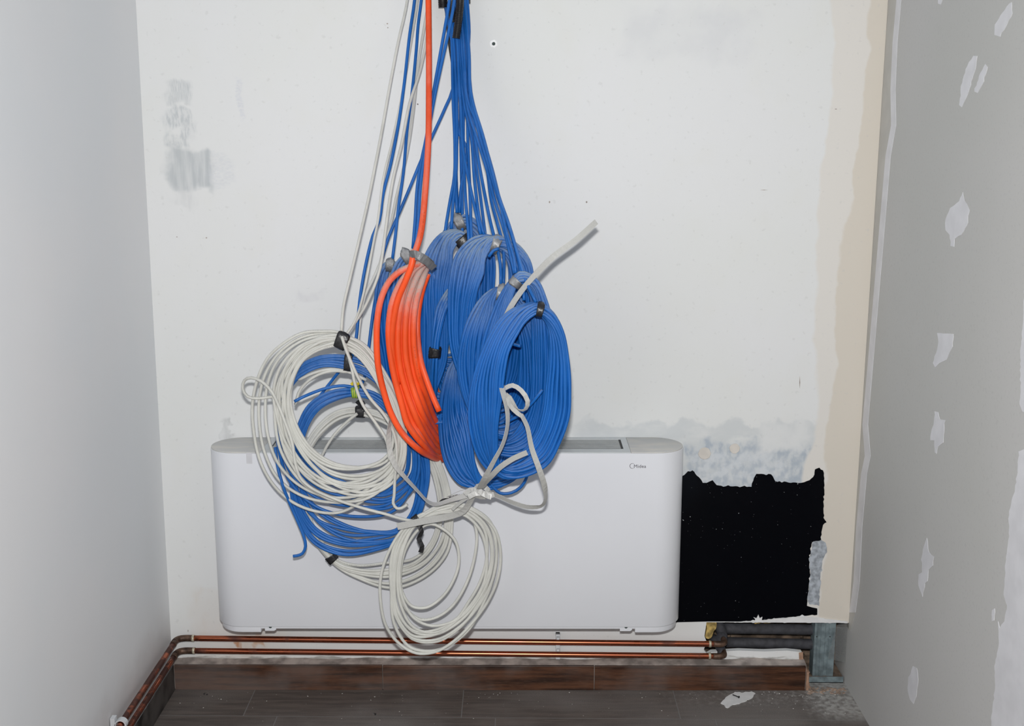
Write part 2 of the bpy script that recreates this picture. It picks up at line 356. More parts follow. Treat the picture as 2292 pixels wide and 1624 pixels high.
def depth_path(px, Y):                               # photo trace -> space curve with its own depth
    if not isinstance(Y, (list, tuple)): Y = [Y]*len(px)
    if len(Y) == 2 and len(px) != 2:
        d = [0]
        for i in range(1, len(px)): d.append(d[-1]+math.dist(px[i], px[i-1]))
        Y = [Y[0]+(Y[1]-Y[0])*q/d[-1] for q in d]
    return [P(a, b, y) for (a, b), y in zip(px, Y)]
class Coil:
    def __init__(s, st, n, r, seed, wob=.10, tmax=.065, fill=1.0):
        s.st = st; s.r = r; rnd = random.Random(seed); s.K = K = len(st)
        s.c = []; s.a = []; s.th = []
        for q in st:
            xi, yi, xo, yo, Y = q[:5]
            A = P(xi, yi, Y); B = P(xo, yo, Y); s.c.append((A+B)/2); s.a.append((B-A)/2)
            w = np.linalg.norm(B-A)
            s.th.append(min(tmax, max(2.4*r, n*4*r*r*fill/max(w, 2*r))) if len(q) < 6 else q[5])
        s.paths = []
        for i in range(n):
            u = ((i+.5)/n)*2-1 if n < 14 else (2*((i*.7548776662+.5) % 1)-1)
            v = (2*((i*.5698402910+.3) % 1)-1) if n >= 14 else rnd.uniform(-1, 1)
            p1, p2, p3 = [rnd.uniform(0, 6.28) for _ in range(3)]; f1 = rnd.choice((1, 2)); f2 = rnd.choice((1, 2, 3))
            pts = []
            for k in range(K):
                a = 2*math.pi*k/K; w = np.linalg.norm(s.a[k])
                uu = max(-1, min(1, u+wob*math.sin(f1*a+p1)+wob*.5*math.sin(f2*a+p2))); vv = max(-1, min(1, v+wob*math.sin(f2*a+p3)))
                m = max(.0, 1-r/max(w, r*1.01)); mt = max(0., 1-2*r/s.th[k])
                pts.append(s.c[k]+s.a[k]*uu*m+np.array([0, s.th[k]/2*vv*mt, 0]))
            s.paths.append(spline(pts, .012, True))
        s.rnd = rnd
    def build(s, mat, parent, extra=(), extra_open=(), dust=1.):
        t = Tubes()
        cz = np.mean([c for c in s.c], axis=0); hz = max(c[2] for c in s.c)-cz[2]
        for p in s.paths: t.add(p, s.r, True, 10, seed=s.rnd.random()*6, dust=np.clip(((p[:, 2]-cz[2])/hz-.28)/.6, 0, 1)**1.2*dust)
        for px, Y in extra: t.add(spline(depth_path(px, Y), .01, True), s.r, True, 10)
        for px, Y in extra_open: t.add(spline(depth_path(px, Y), .01), s.r, False, 10)
        return t.obj('winding', mat, parent)
    def tape(s, k, length, mat, parent, name='tape', peak=0., pad=.0025, tail=None):
        i = int(k); f = k-i; j = (i+1) % s.K; i0 = (i-1) % s.K
        c = s.c[i]*(1-f)+s.c[j]*f; a = s.a[i]*(1-f)+s.a[j]*f; th = s.th[i]*(1-f)+s.th[j]*f
        T = s.c[j]-s.c[i0] if f < .01 else s.c[j]-s.c[i]; T = T/np.linalg.norm(T)
        w = np.linalg.norm(a); an = a/w; an = an-T*(an@T); an /= np.linalg.norm(an); dn = np.cross(T, an)
        n = 28; m = 7; v = []; fc = []
        for q in range(m):
            sq = q/(m-1)*2-1
            for e in range(n):
                g = 2*math.pi*e/n; ca, sa = math.cos(g), math.sin(g); ex = .75
                x = math.copysign(abs(ca)**ex, ca)*(w+pad); y = math.copysign(abs(sa)**ex, sa)*(th/2+pad)
                x += peak*(max(0, ca)**2)*(1-abs(sq))
                jj = .0013*math.sin(e*2.3+q*1.7)
                v.append(c+an*(x+jj)+dn*(y+jj)+T*(sq*length/2*(1+.12*math.sin(g*2+q))))
        for q in range(m-1):
            for e in range(n): fc.append((q*n+e, q*n+(e+1) % n, (q+1)*n+(e+1) % n, (q+1)*n+e))
        o = mesh_obj(name, v, fc, mat, parent, True)
        sd = o.modifiers.new('solid', 'SOLIDIFY'); sd.thickness = .0008
        return o
class Reel(Coil):
    """windings stacked one behind another: each station holds the inner and outer photo edge; side 'o' = rear windings show outside, 'i' = inside."""
    def __init__(s, st, sides, n, r, seed, layers=2, dY=.050, wob=.09):
        s.st = st; s.r = r; rnd = random.Random(seed); s.K = K = len(st); s.rnd = rnd; s.c = []; s.a = []; s.th = []; fr = []; bk = []
        for k, (q, sd) in enumerate(zip(st, sides)):
            xi, yi, xo, yo, Y = q[:5]; F, B = ((xi, yi), (xo, yo)) if sd == 'o' else ((xo, yo), (xi, yi))
            if sd == 'm': F = B = (xi*.25+xo*.75, yi*.25+yo*.75)
            elif 'm' in (sides[k-1], sides[(k+1) % K]):
                mx, my = xi*.3+xo*.7, yi*.3+yo*.7; F = (mx+(F[0]-mx)*.62, my+(F[1]-my)*.62); B = (mx+(B[0]-mx)*.62, my+(B[1]-my)*.62)
            fr.append(P(F[0], F[1], Y-dY/2+r)); bk.append(P(B[0], B[1], Y+dY/2-r)); A = P(xi, yi, Y); O = P(xo, yo, Y)
            s.c.append((A+O)/2); s.a.append((O-A)/2); s.th.append(dY+.004)
        fr = np.array(fr); bk = np.array(bk); mid = (fr+bk)/2; cen = mid.mean(0); s.paths = []
        rad = mid-cen; rad[:, 1] = 0; rad /= np.linalg.norm(rad, axis=1)[:, None]
        ns = math.ceil(n/layers); pc = [rnd.uniform(0, 6.28) for _ in range(layers)]
        for i in range(n):
            l = i//ns; j = i % ns; u = (j+.5+.5*(l % 2)*.9)/(ns+.45); u0 = u; p1 = rnd.uniform(0, 6.28); p2 = rnd.uniform(0, 6.28); f1 = rnd.choice((1, 2))
            lo = (l-(layers-1)*.85)*1.75*r; pts = []
            for k in range(K):
                a = 2*math.pi*k/K; w = np.linalg.norm(fr[k]-bk[k]); need = ns*2*r; sq = max(0., 1-w/need)      # squeezed stations zigzag into more layers
                uu = min(1, max(0, u+wob*math.sin(a+pc[l]+3*u)+.5*wob*math.sin(2*a+pc[l-1]+5*u)+.026*math.sin(f1*a+p1))); m = min(.45, r*.6/max(w, r))
                pts.append(fr[k]*(1-uu)*1+bk[k]*uu+rad[k]*(lo+(1 if j % 2 else -1)*sq*1.5*r+.25*r*math.sin(2*a+p2)))
            s.paths.append(spline(pts, .012, True))
def ribbon(px, Y, w, tw, step=.012, thick=.0007):
    pts = depth_path(px, Y); n = len(pts); tw = tw if isinstance(tw, (list, tuple)) else [tw]*n
    data = np.array([list(p)+[math.radians(a)*.05] for p, a in zip(pts, tw)])
    q = spline(data[:, :3], step); al = np.interp(np.linspace(0, n-1, len(q)), range(n), [math.radians(a) for a in tw])
    t = np.gradient(q, axis=0); t /= np.linalg.norm(t, axis=1)[:, None]+1e-9
    dep = np.array([0, 1., 0]); side = np.cross(t, dep); side /= np.linalg.norm(side, axis=1)[:, None]+1e-9
    nor = np.cross(side, t)
    wv = side*np.cos(al)[:, None]+nor*np.sin(al)[:, None]; nn = np.cross(t, wv)
    v = []; f = []
    for i in range(len(q)):
        for sx, sy in ((-1, -1), (1, -1), (1, 1), (-1, 1)): v.append(q[i]+wv[i]*sx*w/2+nn[i]*sy*thick)
    for i in range(len(q)-1):
        for e in range(4): f.append((i*4+e, i*4+(e+1) % 4, i*4+4+(e+1) % 4, i*4+4+e))
    f += [(3, 2, 1, 0), tuple((len(q)-1)*4+e for e in range(4))]
    return v, f
def ragged(poly, amp, seed, step=6, lock=()):
    rnd = random.Random(seed); out = []
    for i in range(len(poly)):
        a = poly[i]; b = poly[(i+1) % len(poly)]; L = math.dist(a, b); k = max(1, int(L/step)); out.append(a)
        if i in lock: continue
        nx, ny = -(b[1]-a[1])/max(L, 1e-6), (b[0]-a[0])/max(L, 1e-6)
        for j in range(1, k):
            u = j/k; d = rnd.gauss(0, amp); out.append((a[0]+(b[0]-a[0])*u+nx*d, a[1]+(b[1]-a[1])*u+ny*d))
    return out

# ------------------------------------------------------------------ the setting
ZT = 2.75; YF = -4.3; WX = 2.1205
def st(o): o['kind'] = 'structure'; return o
zc = zpx(1392, 0, 1740); zl = zpx(1456, 0, 1690); xa = xpx(1579, 1420); xb = xpx(1796, 1480)
xr = lambda z: WX+.0044*z
outl = [(-.02, -.05), (xb, -.05), (xb-.002, .03), (xb+.001, .07), (xb-.003, zl-.004), (xb-.05, zl+.001), (xb-.12, zl-.002), (xb-.2, zl+.001), (xa+.02, zl-.004), (xa+.008, zl-.012),
        (xa-.004, zl+.004), (xa+.005, zl+.028), (xa-.003, zl+.05), (xa+.002, zc), (xr(zc)+.02, zc-.002), (xr(ZT)+.02, ZT), (-.02, ZT)]
wb = MB().prism([(x, 0, z) for x, z in outl], (0, .018, 0)).obj('wall_back', M['wall']); st(wb)
fo = MB().box((-.1, YF, -.06), (WX+.12, .16, 0)).obj('floor', M['floor']); st(fo)
lx0 = lambda z: .0063*z
st(MB().add([(lx0(-.05), .0, -.05), (lx0(ZT), .0, ZT), (lx0(ZT)+.0, YF, ZT), (lx0(-.05), YF, -.05), (-.12, 0, -.05), (-.12, 0, ZT), (-.12, YF, ZT), (-.12, YF, -.05)],
            [(0, 3, 2, 1), (4, 5, 6, 7), (0, 4, 7, 3), (1, 2, 6, 5), (0, 1, 5, 4), (3, 7, 6, 2)]).obj('wall_left', M['wall_left']))
wr = MB().add([(xr(-.05), .16, -.05), (xr(ZT), .16, ZT), (xr(ZT), YF, ZT), (xr(-.05), YF, -.05), (WX+.12, .16, -.05), (WX+.12, .16, ZT), (WX+.12, YF, ZT), (WX+.12, YF, -.05)],
            [(0, 1, 2, 3), (4, 7, 6, 5), (0, 3, 7, 4), (1, 5, 6, 2), (0, 4, 5, 1), (3, 2, 6, 7)]).obj('wall_right', M['board']); st(wr)
# filler on the grey boards of the right wall
def wall_right_patch(poly, name='filler_patch', mat='filler', amp=.8, seed=1, th=.0007, lock=()):
    pts = [PX(x, y, xr(1.0)) for x, y in ragged(poly, amp, seed, 7, lock)]
    pts = [(xr(p[2]), p[1], p[2]) for p in pts]
    return MB().prism(pts, (-th, 0, 0)).obj(name, M[mat], wr)
o8 = lambda L: [(x+1850, y) for x, y in L]
for i, poly in enumerate([
    [(410, 5), (412, 30), (400, 55), (385, 82), (372, 78), (373, 55), (385, 35), (405, 8)],
    [(325, 125), (334, 125), (330, 155), (315, 205), (300, 240), (294, 235), (297, 200), (308, 155)],
    [(352, 143), (357, 150), (345, 190), (335, 208), (328, 205), (338, 170)],
    [(303, 430), (307, 450), (318, 470), (312, 505), (300, 525), (285, 535), (284, 552), (276, 550), (274, 525), (265, 515), (265, 490), (275, 465), (295, 450)],
    [(247, 745), (283, 747), (282, 775), (268, 805), (252, 813), (243, 822), (238, 812), (245, 790), (250, 765)],
    [(242, 920), (250, 922), (254, 938), (266, 940), (264, 965), (262, 990), (250, 1000), (247, 1015), (243, 1012), (242, 985), (233, 985), (234, 970), (240, 950)],
    [(226, 1203), (231, 1235), (242, 1245), (240, 1265), (230, 1275), (228, 1300), (222, 1305), (217, 1335), (208, 1310), (208, 1285), (216, 1280), (215, 1245), (222, 1215)],
    [(196, 1490), (205, 1495), (208, 1520), (205, 1550), (198, 1575), (190, 1565), (185, 1545), (186, 1515)],
    [(245, -6), (256, -6), (252, 10), (246, 8)],
    [(372, 1365), (378, 1361), (377, 1388), (372, 1390)],
    [(460, 640), (440, 650), (440, 700), (433, 800), (434, 870), (432, 905), (438, 920), (460, 930)],
    [(470, 1000), (442, 1005), (430, 1010), (428, 1050), (422, 1100), (415, 1120), (408, 1160), (410, 1200), (402, 1260), (398, 1330), (406, 1355), (400, 1390), (390, 1405),
     (386, 1390), (388, 1440), (378, 1490), (380, 1540), (372, 1600), (374, 1660), (470, 1660)]]):
    wall_right_patch(o8(poly), seed=i+3)
# white filler strip that runs down the corner
edge = [(2012, -20), (2012, 0), (2004, 95), (2000, 200), (2002, 280), (1990, 350), (1970, 600), (1950, 850), (1942, 950), (1948, 1020), (1940, 1060), (1930, 1180), (1925, 1300), (1916, 1370), (1907, 1412), (1898, 1402)]
pts = [PX(x, y, xr(1.0)) for x, y in edge]; pts = [(xr(p[2]), p[1], p[2]) for p in pts]
pts = pts+[(xr(pts[-1][2]), -.002, pts[-1][2]), (xr(ZT-.3), -.002, ZT-.3), (xr(ZT-.3), pts[0][1]-.01, ZT-.3)]
MB().prism(pts, (-.0004, 0, 0)).obj('corner_filler', M['corner_tape'], wr)
e2 = [(x+1.5, y, ) for x, y in edge[:-2]]; inn = [(x-10-4*(i/len(e2)), y) for i, (x, y) in enumerate(e2)]
pp = [PX(x, y, xr(1.0)) for x, y in e2+inn[::-1]]; pp = [(xr(p[2]), p[1], p[2]) for p in pp]
MB().prism(pp, (-.0008, 0, 0)).obj('filler_edge', M['filler'], wr)

# recess behind the open foot of the wall
rc = MB().box((xa-.15, .13, -.03), (WX+.02, .155, zc+.12)).obj('trim_1', M['rubble']); st(rc); rc['label'] = 'rough brown masonry at the back of the open recess'
rnd = random.Random(5)
m = MB()
for i in range(60):
    x = rnd.uniform(xa, WX-.02); z = rnd.uniform(0, zc); s_ = rnd.uniform(.008, .022)
    m.box((x-s_, .118-rnd.random()*.008, z-s_*.6), (x+s_, .132, z+s_*.6))
m.obj('brick_chip', M['rubble'], rc, bevel=.003)['kind'] = 'stuff'
MB().box((xb+.004, .012, -.01), (WX-.004, .128, .016)).obj('rubble_bed', M['rubble'], rc)
# black coated patch of the back wall, with ragged edge
def wall_patch(poly, name, mat, amp, seed, th, lock=(), step=5):
    return MB().prism([P(x, y, 0) for x, y in ragged(poly, amp, seed, step, lock)], (0, -th, 0)).obj(name, M[mat], wb)
wall_patch([(1500, 1060), (1527, 1065), (1540, 1054), (1550, 1052), (1560, 1064), (1564, 1067), (1573, 1080), (1582, 1080), (1595, 1074), (1604, 1085), (1640, 1088), (1682, 1089), (1686, 1075), (1693, 1060), (1726, 1061),
            (1735, 1076), (1770, 1080), (1793, 1080), (1812, 1074), (1820, 1067), (1824, 1050), (1834, 1046), (1842, 1052), (1845, 1070), (1843, 1158), (1850, 1168), (1842, 1174), (1838, 1207), (1818, 1212),
            (1810, 1252), (1813, 1283), (1806, 1355), (1829, 1361), (1829, 1375), (1806, 1377), (1717, 1386), (1664, 1390), (1584, 1390), (1500, 1392)],
           'black_coating', 'black', 1.1, 4, .0012, lock=(36, 37, 38))
wall_patch([(1820, 1211), (1838, 1208), (1848, 1214), (1851, 1235), (1842, 1250), (1836, 1290), (1833, 1355), (1812, 1352), (1807, 1340), (1814, 1285), (1811, 1255)], 'primer_patch', 'scraped', 1.2, 7, .0018)
wall_patch([(1620, 1391.5), (1690, 1388.5), (1730, 1384), (1770, 1380), (1806, 1379), (1832, 1381), (1868, 1386), (1897, 1390), (1897, 1393), (1832, 1392), (1740, 1391.5)], 'paint_lip', 'white_paint', .5, 9, .003)
wall_patch([(1688, 1391), (1690, 1384), (1686, 1380), (1693, 1382), (1697, 1374), (1700, 1382), (1706, 1379), (1704, 1388), (1706, 1391)], 'paint_lip', 'white_paint', .5, 2, .004)
def disc(c, r, n, yoff, th, rj=.0, seed=1):
    rr = random.Random(seed); return [(c[0]+r*(1+rr.uniform(-rj, rj))*math.cos(a), c[1]-yoff, c[2]+r*(1+rr.uniform(-rj, rj))*math.sin(a)) for a in np.linspace(0, 2*math.pi, n, False)]
for (x, y, r) in ((1577, 1014, .019), (1644, 1003, .0155)):
    MB().prism(disc(P(x, y), r, 26, 0, 0, .07, int(x)), (0, -.003, 0)).obj('filler_dab', plain('beige_filler', (.66, .62, .57), .7), wb, bevel=.0015)
# specks and fine scratches
for (x, y, a, b) in ((1107, 197, 5, 1.6), (1237, 255, 9, 1.2), (1262, 261, 10, 1.0), (1221, 253, 5, .8), (935, 233, 2, 2)):
    wall_patch([(x-a, y), (x, y-b), (x+a, y+b*.4), (x, y+b)], 'plaster_speck', 'white_paint' if x > 1000 else 'mortar', .5, int(x), .001, step=3)
for (x, y, a, b) in ((867, 53, 2.2, 1.8), (868, 62, 1.5, 1.5), (1790, 855, 1.0, 14), (1710, 425, 9, .6), (1230, 452, 2, 3), (1313, 452, 2.2, 2.6), (462, 532, 2, 1.6), (396, 530, 1.5, 1.2), (421, 1411, 1.0, 3), (1871, 244, 3, 1)):
    wall_patch([(x-a, y), (x, y-b), (x+a, y), (x, y+b)], 'scuff_mark', 'mortar', .2, int(x), .0006, step=30)
# screw in its little white filler rosette
sc = empty('wall_screw', P(1105, 98), 'grey countersunk screw in a white filler rosette high on the wall', 'screw')
MB().prism(disc(P(1105, 98), .0105, 14, 0, 0, .14, 3), (0, -.0015, 0)).obj('filler_rosette', plain('bright_filler', (.93, .93, .93), .6), sc)
m = MB(); m.prism(disc(P(1105, 98), .0048, 16, .0015, 0), (0, -.0015, 0)); m.obj('screw_head', M['steel'], sc, bevel=.0006)

# skirting tiles: back run (three tiles) and left run
YS = -.045
for k, (a, b) in enumerate(((391, 855.5), (857, 1329.5), (1331, 1803))):
    x0 = xpx(a, 1515, YS); x1 = xpx(b, 1515, YS)
    z1 = (zpx(1487, YS, a), zpx(1489, YS, 1146), zpx(1494, YS, 1600))[k]; zr = (z1, z1, z1)[k]
    o = MB().box((x0, YS, 0), (x1, YS+.009, .082-.001*k)).obj('skirting_tile', M['skirt'], bevel=.0008)
    tag(o, ('dark brown wood-look skirting tile at the left end of the back wall', 'dark brown wood-look skirting tile in the middle of the back wall run', 'dark brown wood-look skirting tile ending at the open recess')[k], 'skirting tile', 'skirting tiles along the back wall')
o = MB().prism([(xpx(391, 1515, YS)-.001, YS+.001, 0), (xpx(391, 1515, YS)-.001, YS+.001, .083), (xpx(391, 1515, YS)-.004, -1.6, .083), (xpx(391, 1515, YS)-.004, -1.6, 0)], (-.009, 0, 0)).obj('skirting_tile', M['skirt_left'], bevel=.0008)
MB().box((xpx(391, 1515, YS)-.014, -1.6, .083), (xpx(391, 1515, YS)-.0035, YS+.002, .0842)).obj('worn_edge', M['worn_edge'], o)
tag(o, 'dark scuffed skirting tile running forward along the left wall', 'skirting tile')
# mortar bed behind and above the tiles
m = MB(); n = 90; rr = random.Random(2); top = []
for i in range(n+1):
    x = .002+(xb+.004-.002)*i/n; top.append((x, YS+.009, .081+rr.uniform(-.0008, .0008)))
bk = [(p[0], .0, .0855+.006*noise.noise(Vector((p[0]*9, 0, 3)))+rr.uniform(-.001, .001)) for p in top]
v = top+bk+[(p[0], p[1], 0) for p in top]
f = [(i, i+1, n+2+i, n+1+i) for i in range(n)]+[(2*(n+1)+i, 2*(n+1)+i+1, i+1, i) for i in range(n)]
o = mesh_obj('trim_2', v, f, M['mortar']); st(o); o['label'] = 'grey mortar bed between the wall and the skirting tiles'
m = MB().box((xb+.004, YS+.001, 0), (xb+.012, -.002, .06)); 
m.prism([P(x, y, -.03) for x, y in ragged([(1802, 1492), (1807, 1500), (1813, 1504), (1808, 1515), (1814, 1538), (1806, 1541), (1803, 1541)], .8, 3, 4)], (0, .02, 0))
m.obj('broken_plaster', M['cut'], o)
MB().prism([P(x, y, -.001) for x, y in ((1788, 1460), (1797, 1458), (1798, 1480), (1796, 1492), (1789, 1480))], (0, -.002, 0)).obj('cut_brick_edge', M['cut'], wb)
# left ledge mortar
m = MB().box((.002, -1.6, 0), (xpx(391, 1515, YS)-.012, YS, .082)); o = m.obj('trim_3', M['mortar']); st(o)

# ------------------------------------------------------------------ fan coil unit
UX, UZ, UW, UH, UD = .1825, .2653, 1.394, .5386, .169
LEAN = math.radians(.0)
unit = empty('fan_coil_unit', (UX+UW/2, -UD/2, UZ), 'long white wall-mounted fan coil unit with rounded ends and grey top grille', 'air conditioner')
def capsule(x0, x1, inset, n=20, cut0=None, cut1=None):
    r = UD/2; rr = r-inset; cy = -r; pts = []
    c0 = UX+r; c1 = UX+UW-r
    for a in np.linspace(math.pi/2, 3*math.pi/2, n): pts.append((c0+rr*math.cos(a), cy+rr*math.sin(a)))
    for a in np.linspace(-math.pi/2, math.pi/2, n): pts.append((c1+rr*math.cos(a), cy+rr*math.sin(a)))
    if cut0 is not None: pts = [p for p in pts if p[0] >= cut0]; pts = pts+[(cut0, cy+rr), (cut0, cy-rr)]
    if cut1 is not None: pts = [p for p in pts if p[0] <= cut1]; i = n; pts = pts[:]+[(cut1, cy-rr), (cut1, cy+rr)]
    return pts
def flat(pts, z): return [(x, y, z) for x, y in pts]
zt = UZ+UH
TC = .0035
MB().prism(flat(capsule(0, 0, 0), UZ), (0, 0, UH-TC)).obj('casing', M['casing'], unit, True, bevel=.0015)
s0 = UX+.1616; s1 = UX+1.2324
MB().prism(flat(capsule(0, 0, .0012, cut1=s0-.0008), zt-TC), (0, 0, TC)).obj('end_cap', M['cap'], unit, True, bevel=.001)
MB().prism(flat(capsule(0, 0, .0012, cut0=s1+.0008), zt-TC), (0, 0, TC)).obj('end_cap', M['cap'], unit, True, bevel=.001)
g0, g1, gy0, gy1 = s0+.020, s1-.018, -.018, -.132
m = MB(); yb, yf = -.0012, -UD+.0012
m.box((s0, gy0, zt-TC), (s1, yb, zt)); m.box((s0, yf, zt-TC), (s1, gy1, zt)); m.box((s0, gy1, zt-TC), (g0, gy0, zt)); m.box((g1, gy1, zt-TC), (s1, gy0, zt))
gr = m.obj('grille', M['alu'], unit)
MB().box((g0, gy1, zt-TC+.0001), (g1, gy0, zt-TC+.0004)).obj('grille_well', M['dark'], gr)
for k in range(7):
    y = gy1+.006+(gy0-gy1-.012)*(k+.5)/7
    MB().box((g0+.004, y-.0042, zt-.0014), (g1-.007, y+.0042, zt-.0006)).obj('slat', M['slatgrey'], gr)
# lower tray ends, mounting feet and rail
xl = xpx(583, 1408, -UD); xr2 = xpx(1422, 1408, -UD)
for (c0, c1) in ((None, xl), (xr2, None)):
    MB().prism(flat(capsule(0, 0, .0075, cut0=c0, cut1=c1), UZ-.020), (0, 0, .020)).obj('tray_end', M['casing'], unit, True, bevel=.001)
MB().box((xl, -UD+.006, UZ-.0075), (xr2, -.004, UZ)).obj('base_rail', M['casing'], unit)
for a, b in ((592, 617), (1388, 1415)):
    x0, x1 = xpx(a, 1405, -UD), xpx(b, 1405, -UD)
    o = MB().prism([(x0, -UD+.005, UZ-.003), (x1, -UD+.005, UZ-.003), (x1, -UD+.005, UZ-.011), (x1-.006, -UD+.005, UZ-.0145), (x0, -UD+.005, UZ-.0145)], (0, .12, 0)).obj('foot', M['casing'], unit)
    xm = (x0+x1)/2; MB().prism([(xm+.0045*math.cos(a_), -UD+.0045, UZ-.0018+.004*math.sin(a_)) for a_ in np.linspace(math.pi, 2*math.pi, 9)], (0, -.001, 0)).obj('screw', M['steel'], o)
MB().box((xpx(551, 1020, -UD), -UD-.0006, zpx(1037, -UD, 560)), (xpx(564, 1020, -UD), -UD, zpx(1013, -UD, 560))).obj('adhesive_tape', plain('clear_tape', (.68, .68, .71), .25), unit)
# maker's mark
def text_mesh(body, size, loc, mat, parent, name, bold=.0):
    cu = bpy.data.curves.new(name, 'FONT'); cu.body = body; cu.size = size; cu.extrude = .0002; cu.offset = bold; cu.space_character = 1.08
    tmp = bpy.data.objects.new(name, cu); COL.objects.link(tmp); bpy.context.view_layer.update()
    me = bpy.data.meshes.new_from_object(tmp); bpy.data.objects.remove(tmp)
    me.transform(Matrix.Translation(Vector(loc)-wloc(parent)) @ Matrix.Rotation(math.pi/2, 4, 'X'))
    me.materials.clear(); me.materials.append(mat); o = bpy.data.objects.new(name, me); COL.objects.link(o); o.parent = parent; return o
lp = P(1417.5, 1046.5, -UD-.0003)
lg = text_mesh('Midea', .0140, (lp[0]+.001, lp[1], lp[2]), M['ink'], unit, 'logo_lettering')
c = P(1415.5, 1042.3, -UD-.0003); v = []; f = []
ang = np.linspace(math.radians(40), math.radians(312), 40)
for i, a in enumerate(ang):
    wv = .0003+.0007*math.sin(math.pi*i/39)
    for r_ in (.0076-wv, .0076+wv*.4): v.append((c[0]+r_*math.cos(a), c[1]-.0002, c[2]+r_*math.sin(a)))
for i in range(39): f.append((2*i, 2*i+1, 2*i+3, 2*i+2))
mesh_obj('logo_swirl', v, f, M['ink'], unit)

# ------------------------------------------------------------------ copper pipes
RP = .0088; YP = -.030
def pipe(z0, z1, label, yo):
    e = empty('copper_pipe', (xpx(410, 1430, YP), YP, z0), label, 'pipe', 'copper heating pipes along the wall')
    xL = .030; xR = xpx(1612, 1440, YP)
    t = Tubes(); t.add(spline([(xL+.045, YP, z0), ((xL+xR)/2, YP, (z0+z1)/2), (xR, YP, z1)], .03), RP, sides=20); t.obj('straight_run', M['copper'], e)
    t = Tubes(); t.add(spline([(xL, YP-.05, z0), (xL, YP-.02, z0), (xL+.007, YP-.006, z0), (xL+.022, YP, z0), (xL+.05, YP, z0)], .004), RP+.0012, sides=20); el = t.obj('elbow', M['elbow'], e)
    t = Tubes(); t.add(spline([(xL, YP-.04, z0), (xL, -.9, z0+.002), (xL, -1.7, z0+.004)], .05), RP, sides=20); t.obj('forward_run', M['copper_old'], e)
    for p0, p1 in (((xL+.046, YP, z0), (xL+.053, YP, z0)), ((xL, YP-.046, z0), (xL, YP-.053, z0)), ((xR-.035, YP, z1), (xR-.028, YP, z1))):
        t = Tubes(); t.add(np.array([p0, tuple((np.array(p0)+p1)/2), p1]), RP+.0016, sides=16); t.obj('solder_ring', M['solder'], e)
    t = Tubes(); t.add(spline([(xR-.02, YP, z1), (xR+.004, YP, z1), (xR+.014, YP+.008, z1), (xR+.016, YP+.03, z1), (xR+.016, .05, z1)], .004), RP+.0006, sides=18); t.obj('elbow', M['elbow'], e)
    return e
p1 = pipe(zpx(1427.5, YP, 440), zpx(1440.5, YP, 1590), 'upper copper pipe, soldered at both ends, running under the fan coil unit', 0)
p2 = pipe(zpx(1455.5, YP, 440), zpx(1467.5, YP, 1590), 'lower copper pipe just above the skirting tiles', 0)
for py, lab in ((1437, 'small clear pipe clip holding the upper copper pipe'), (1463.5, 'small clear pipe clip holding the lower copper pipe')):
    x = xpx(1249, py, YP); z = zpx(py, YP, 1249); e = empty('pipe_clip', (x, 0, z), lab, 'clip', 'pipe clips')
    m = MB(); m.box((x-.007, -.022, z-.021), (x+.007, 0, z-.009)); m.box((x-.007, -.022, z+.009), (x+.007, 0, z+.021)); m.box((x-.007, -.012, z-.021), (x+.007, 0, z+.021))
    m.box((x-.0045, -.034, z+.010), (x+.0045, -.022, z+.017)); m.obj('clip_body', M['clip'], e, bevel=.0012)
e = empty('pipe_bracket', (.02, -.56, .15), 'white plastic bracket gripping both pipes near the left frame edge', 'bracket')
m = MB()
for z in (p1.location[2], p2.location[2]):
    q = [( .030+.0125*math.cos(a), 0, z+.0125*math.sin(a)) for a in np.linspace(-.6, math.pi*1.3, 14)]; q2 = [(.030+.0155*math.cos(a), 0, z+.0155*math.sin(a)) for a in np.linspace(-.6, math.pi*1.3, 14)]
    m.prism([(a, -.58, b) for a, _, b in q+q2[::-1]], (0, .02, 0))
m.box((.004, -.58, p2.location[2]-.01), (.016, -.56, p1.location[2]+.02)); m.obj('bracket_body', M['clip'], e)
m = MB().prism([P(x, y, -.012) for x, y in ragged([(401, 1463), (412, 1456), (433, 1457), (436, 1462), (448, 1462), (440, 1464)], .5, 4, 4)], (0, .012, 0)); m.obj('plaster_blob', M['white_paint'], wb)
# lagged pipes in the recess
e = empty('lagged_pipe', (1.75, .05, .17), 'upper black foam-lagged pipe in the wall recess', 'pipe', 'lagged pipes in the recess')
zA, zB = zpx(1410, .05, 1720), zpx(1440, .05, 1720); xs_, xe_ = xpx(1618, 1410, .05), WX-.03
t = Tubes(); t.add(spline([(xs_, .055, zA+.004), ((xs_+xe_)/2, .06, zA), (xe_, .06, zA-.004)], .03), .0165, sides=20); t.obj('foam_sleeve', M['foam'], e)
t = Tubes(); t.add(spline([(xs_-.022, .04, zA+.030), (xs_-.008, .035, zA+.006), (xs_-.004, .03, zA-.02), (xs_-.012, .005, p1.location[2]-.012)], .01), .0165, sides=16); t.obj('foam_bend', M['foam'], e)
e = empty('lagged_pipe', (1.75, .05, .13), 'lower black foam-lagged pipe in the wall recess', 'pipe', 'lagged pipes in the recess')
t = Tubes(); t.add(spline([(xs_+.01, .048, zB+.006), ((xs_+xe_)/2, .052, zB), (xe_, .052, zB-.003)], .03), .0165, sides=20); t.obj('foam_sleeve', M['foam'], e)
x_, z_ = xpx(1616, 1466, -.01), zpx(1466, -.01, 1616)
t = Tubes(); t.add(spline([(x_-.022, .045, z_+.034), (x_-.010, .03, z_+.026), (x_, .012, z_+.01), (x_+.001, -.006, z_)], .008), .0145, sides=16); t.obj('foam_bend', M['foam'], e)
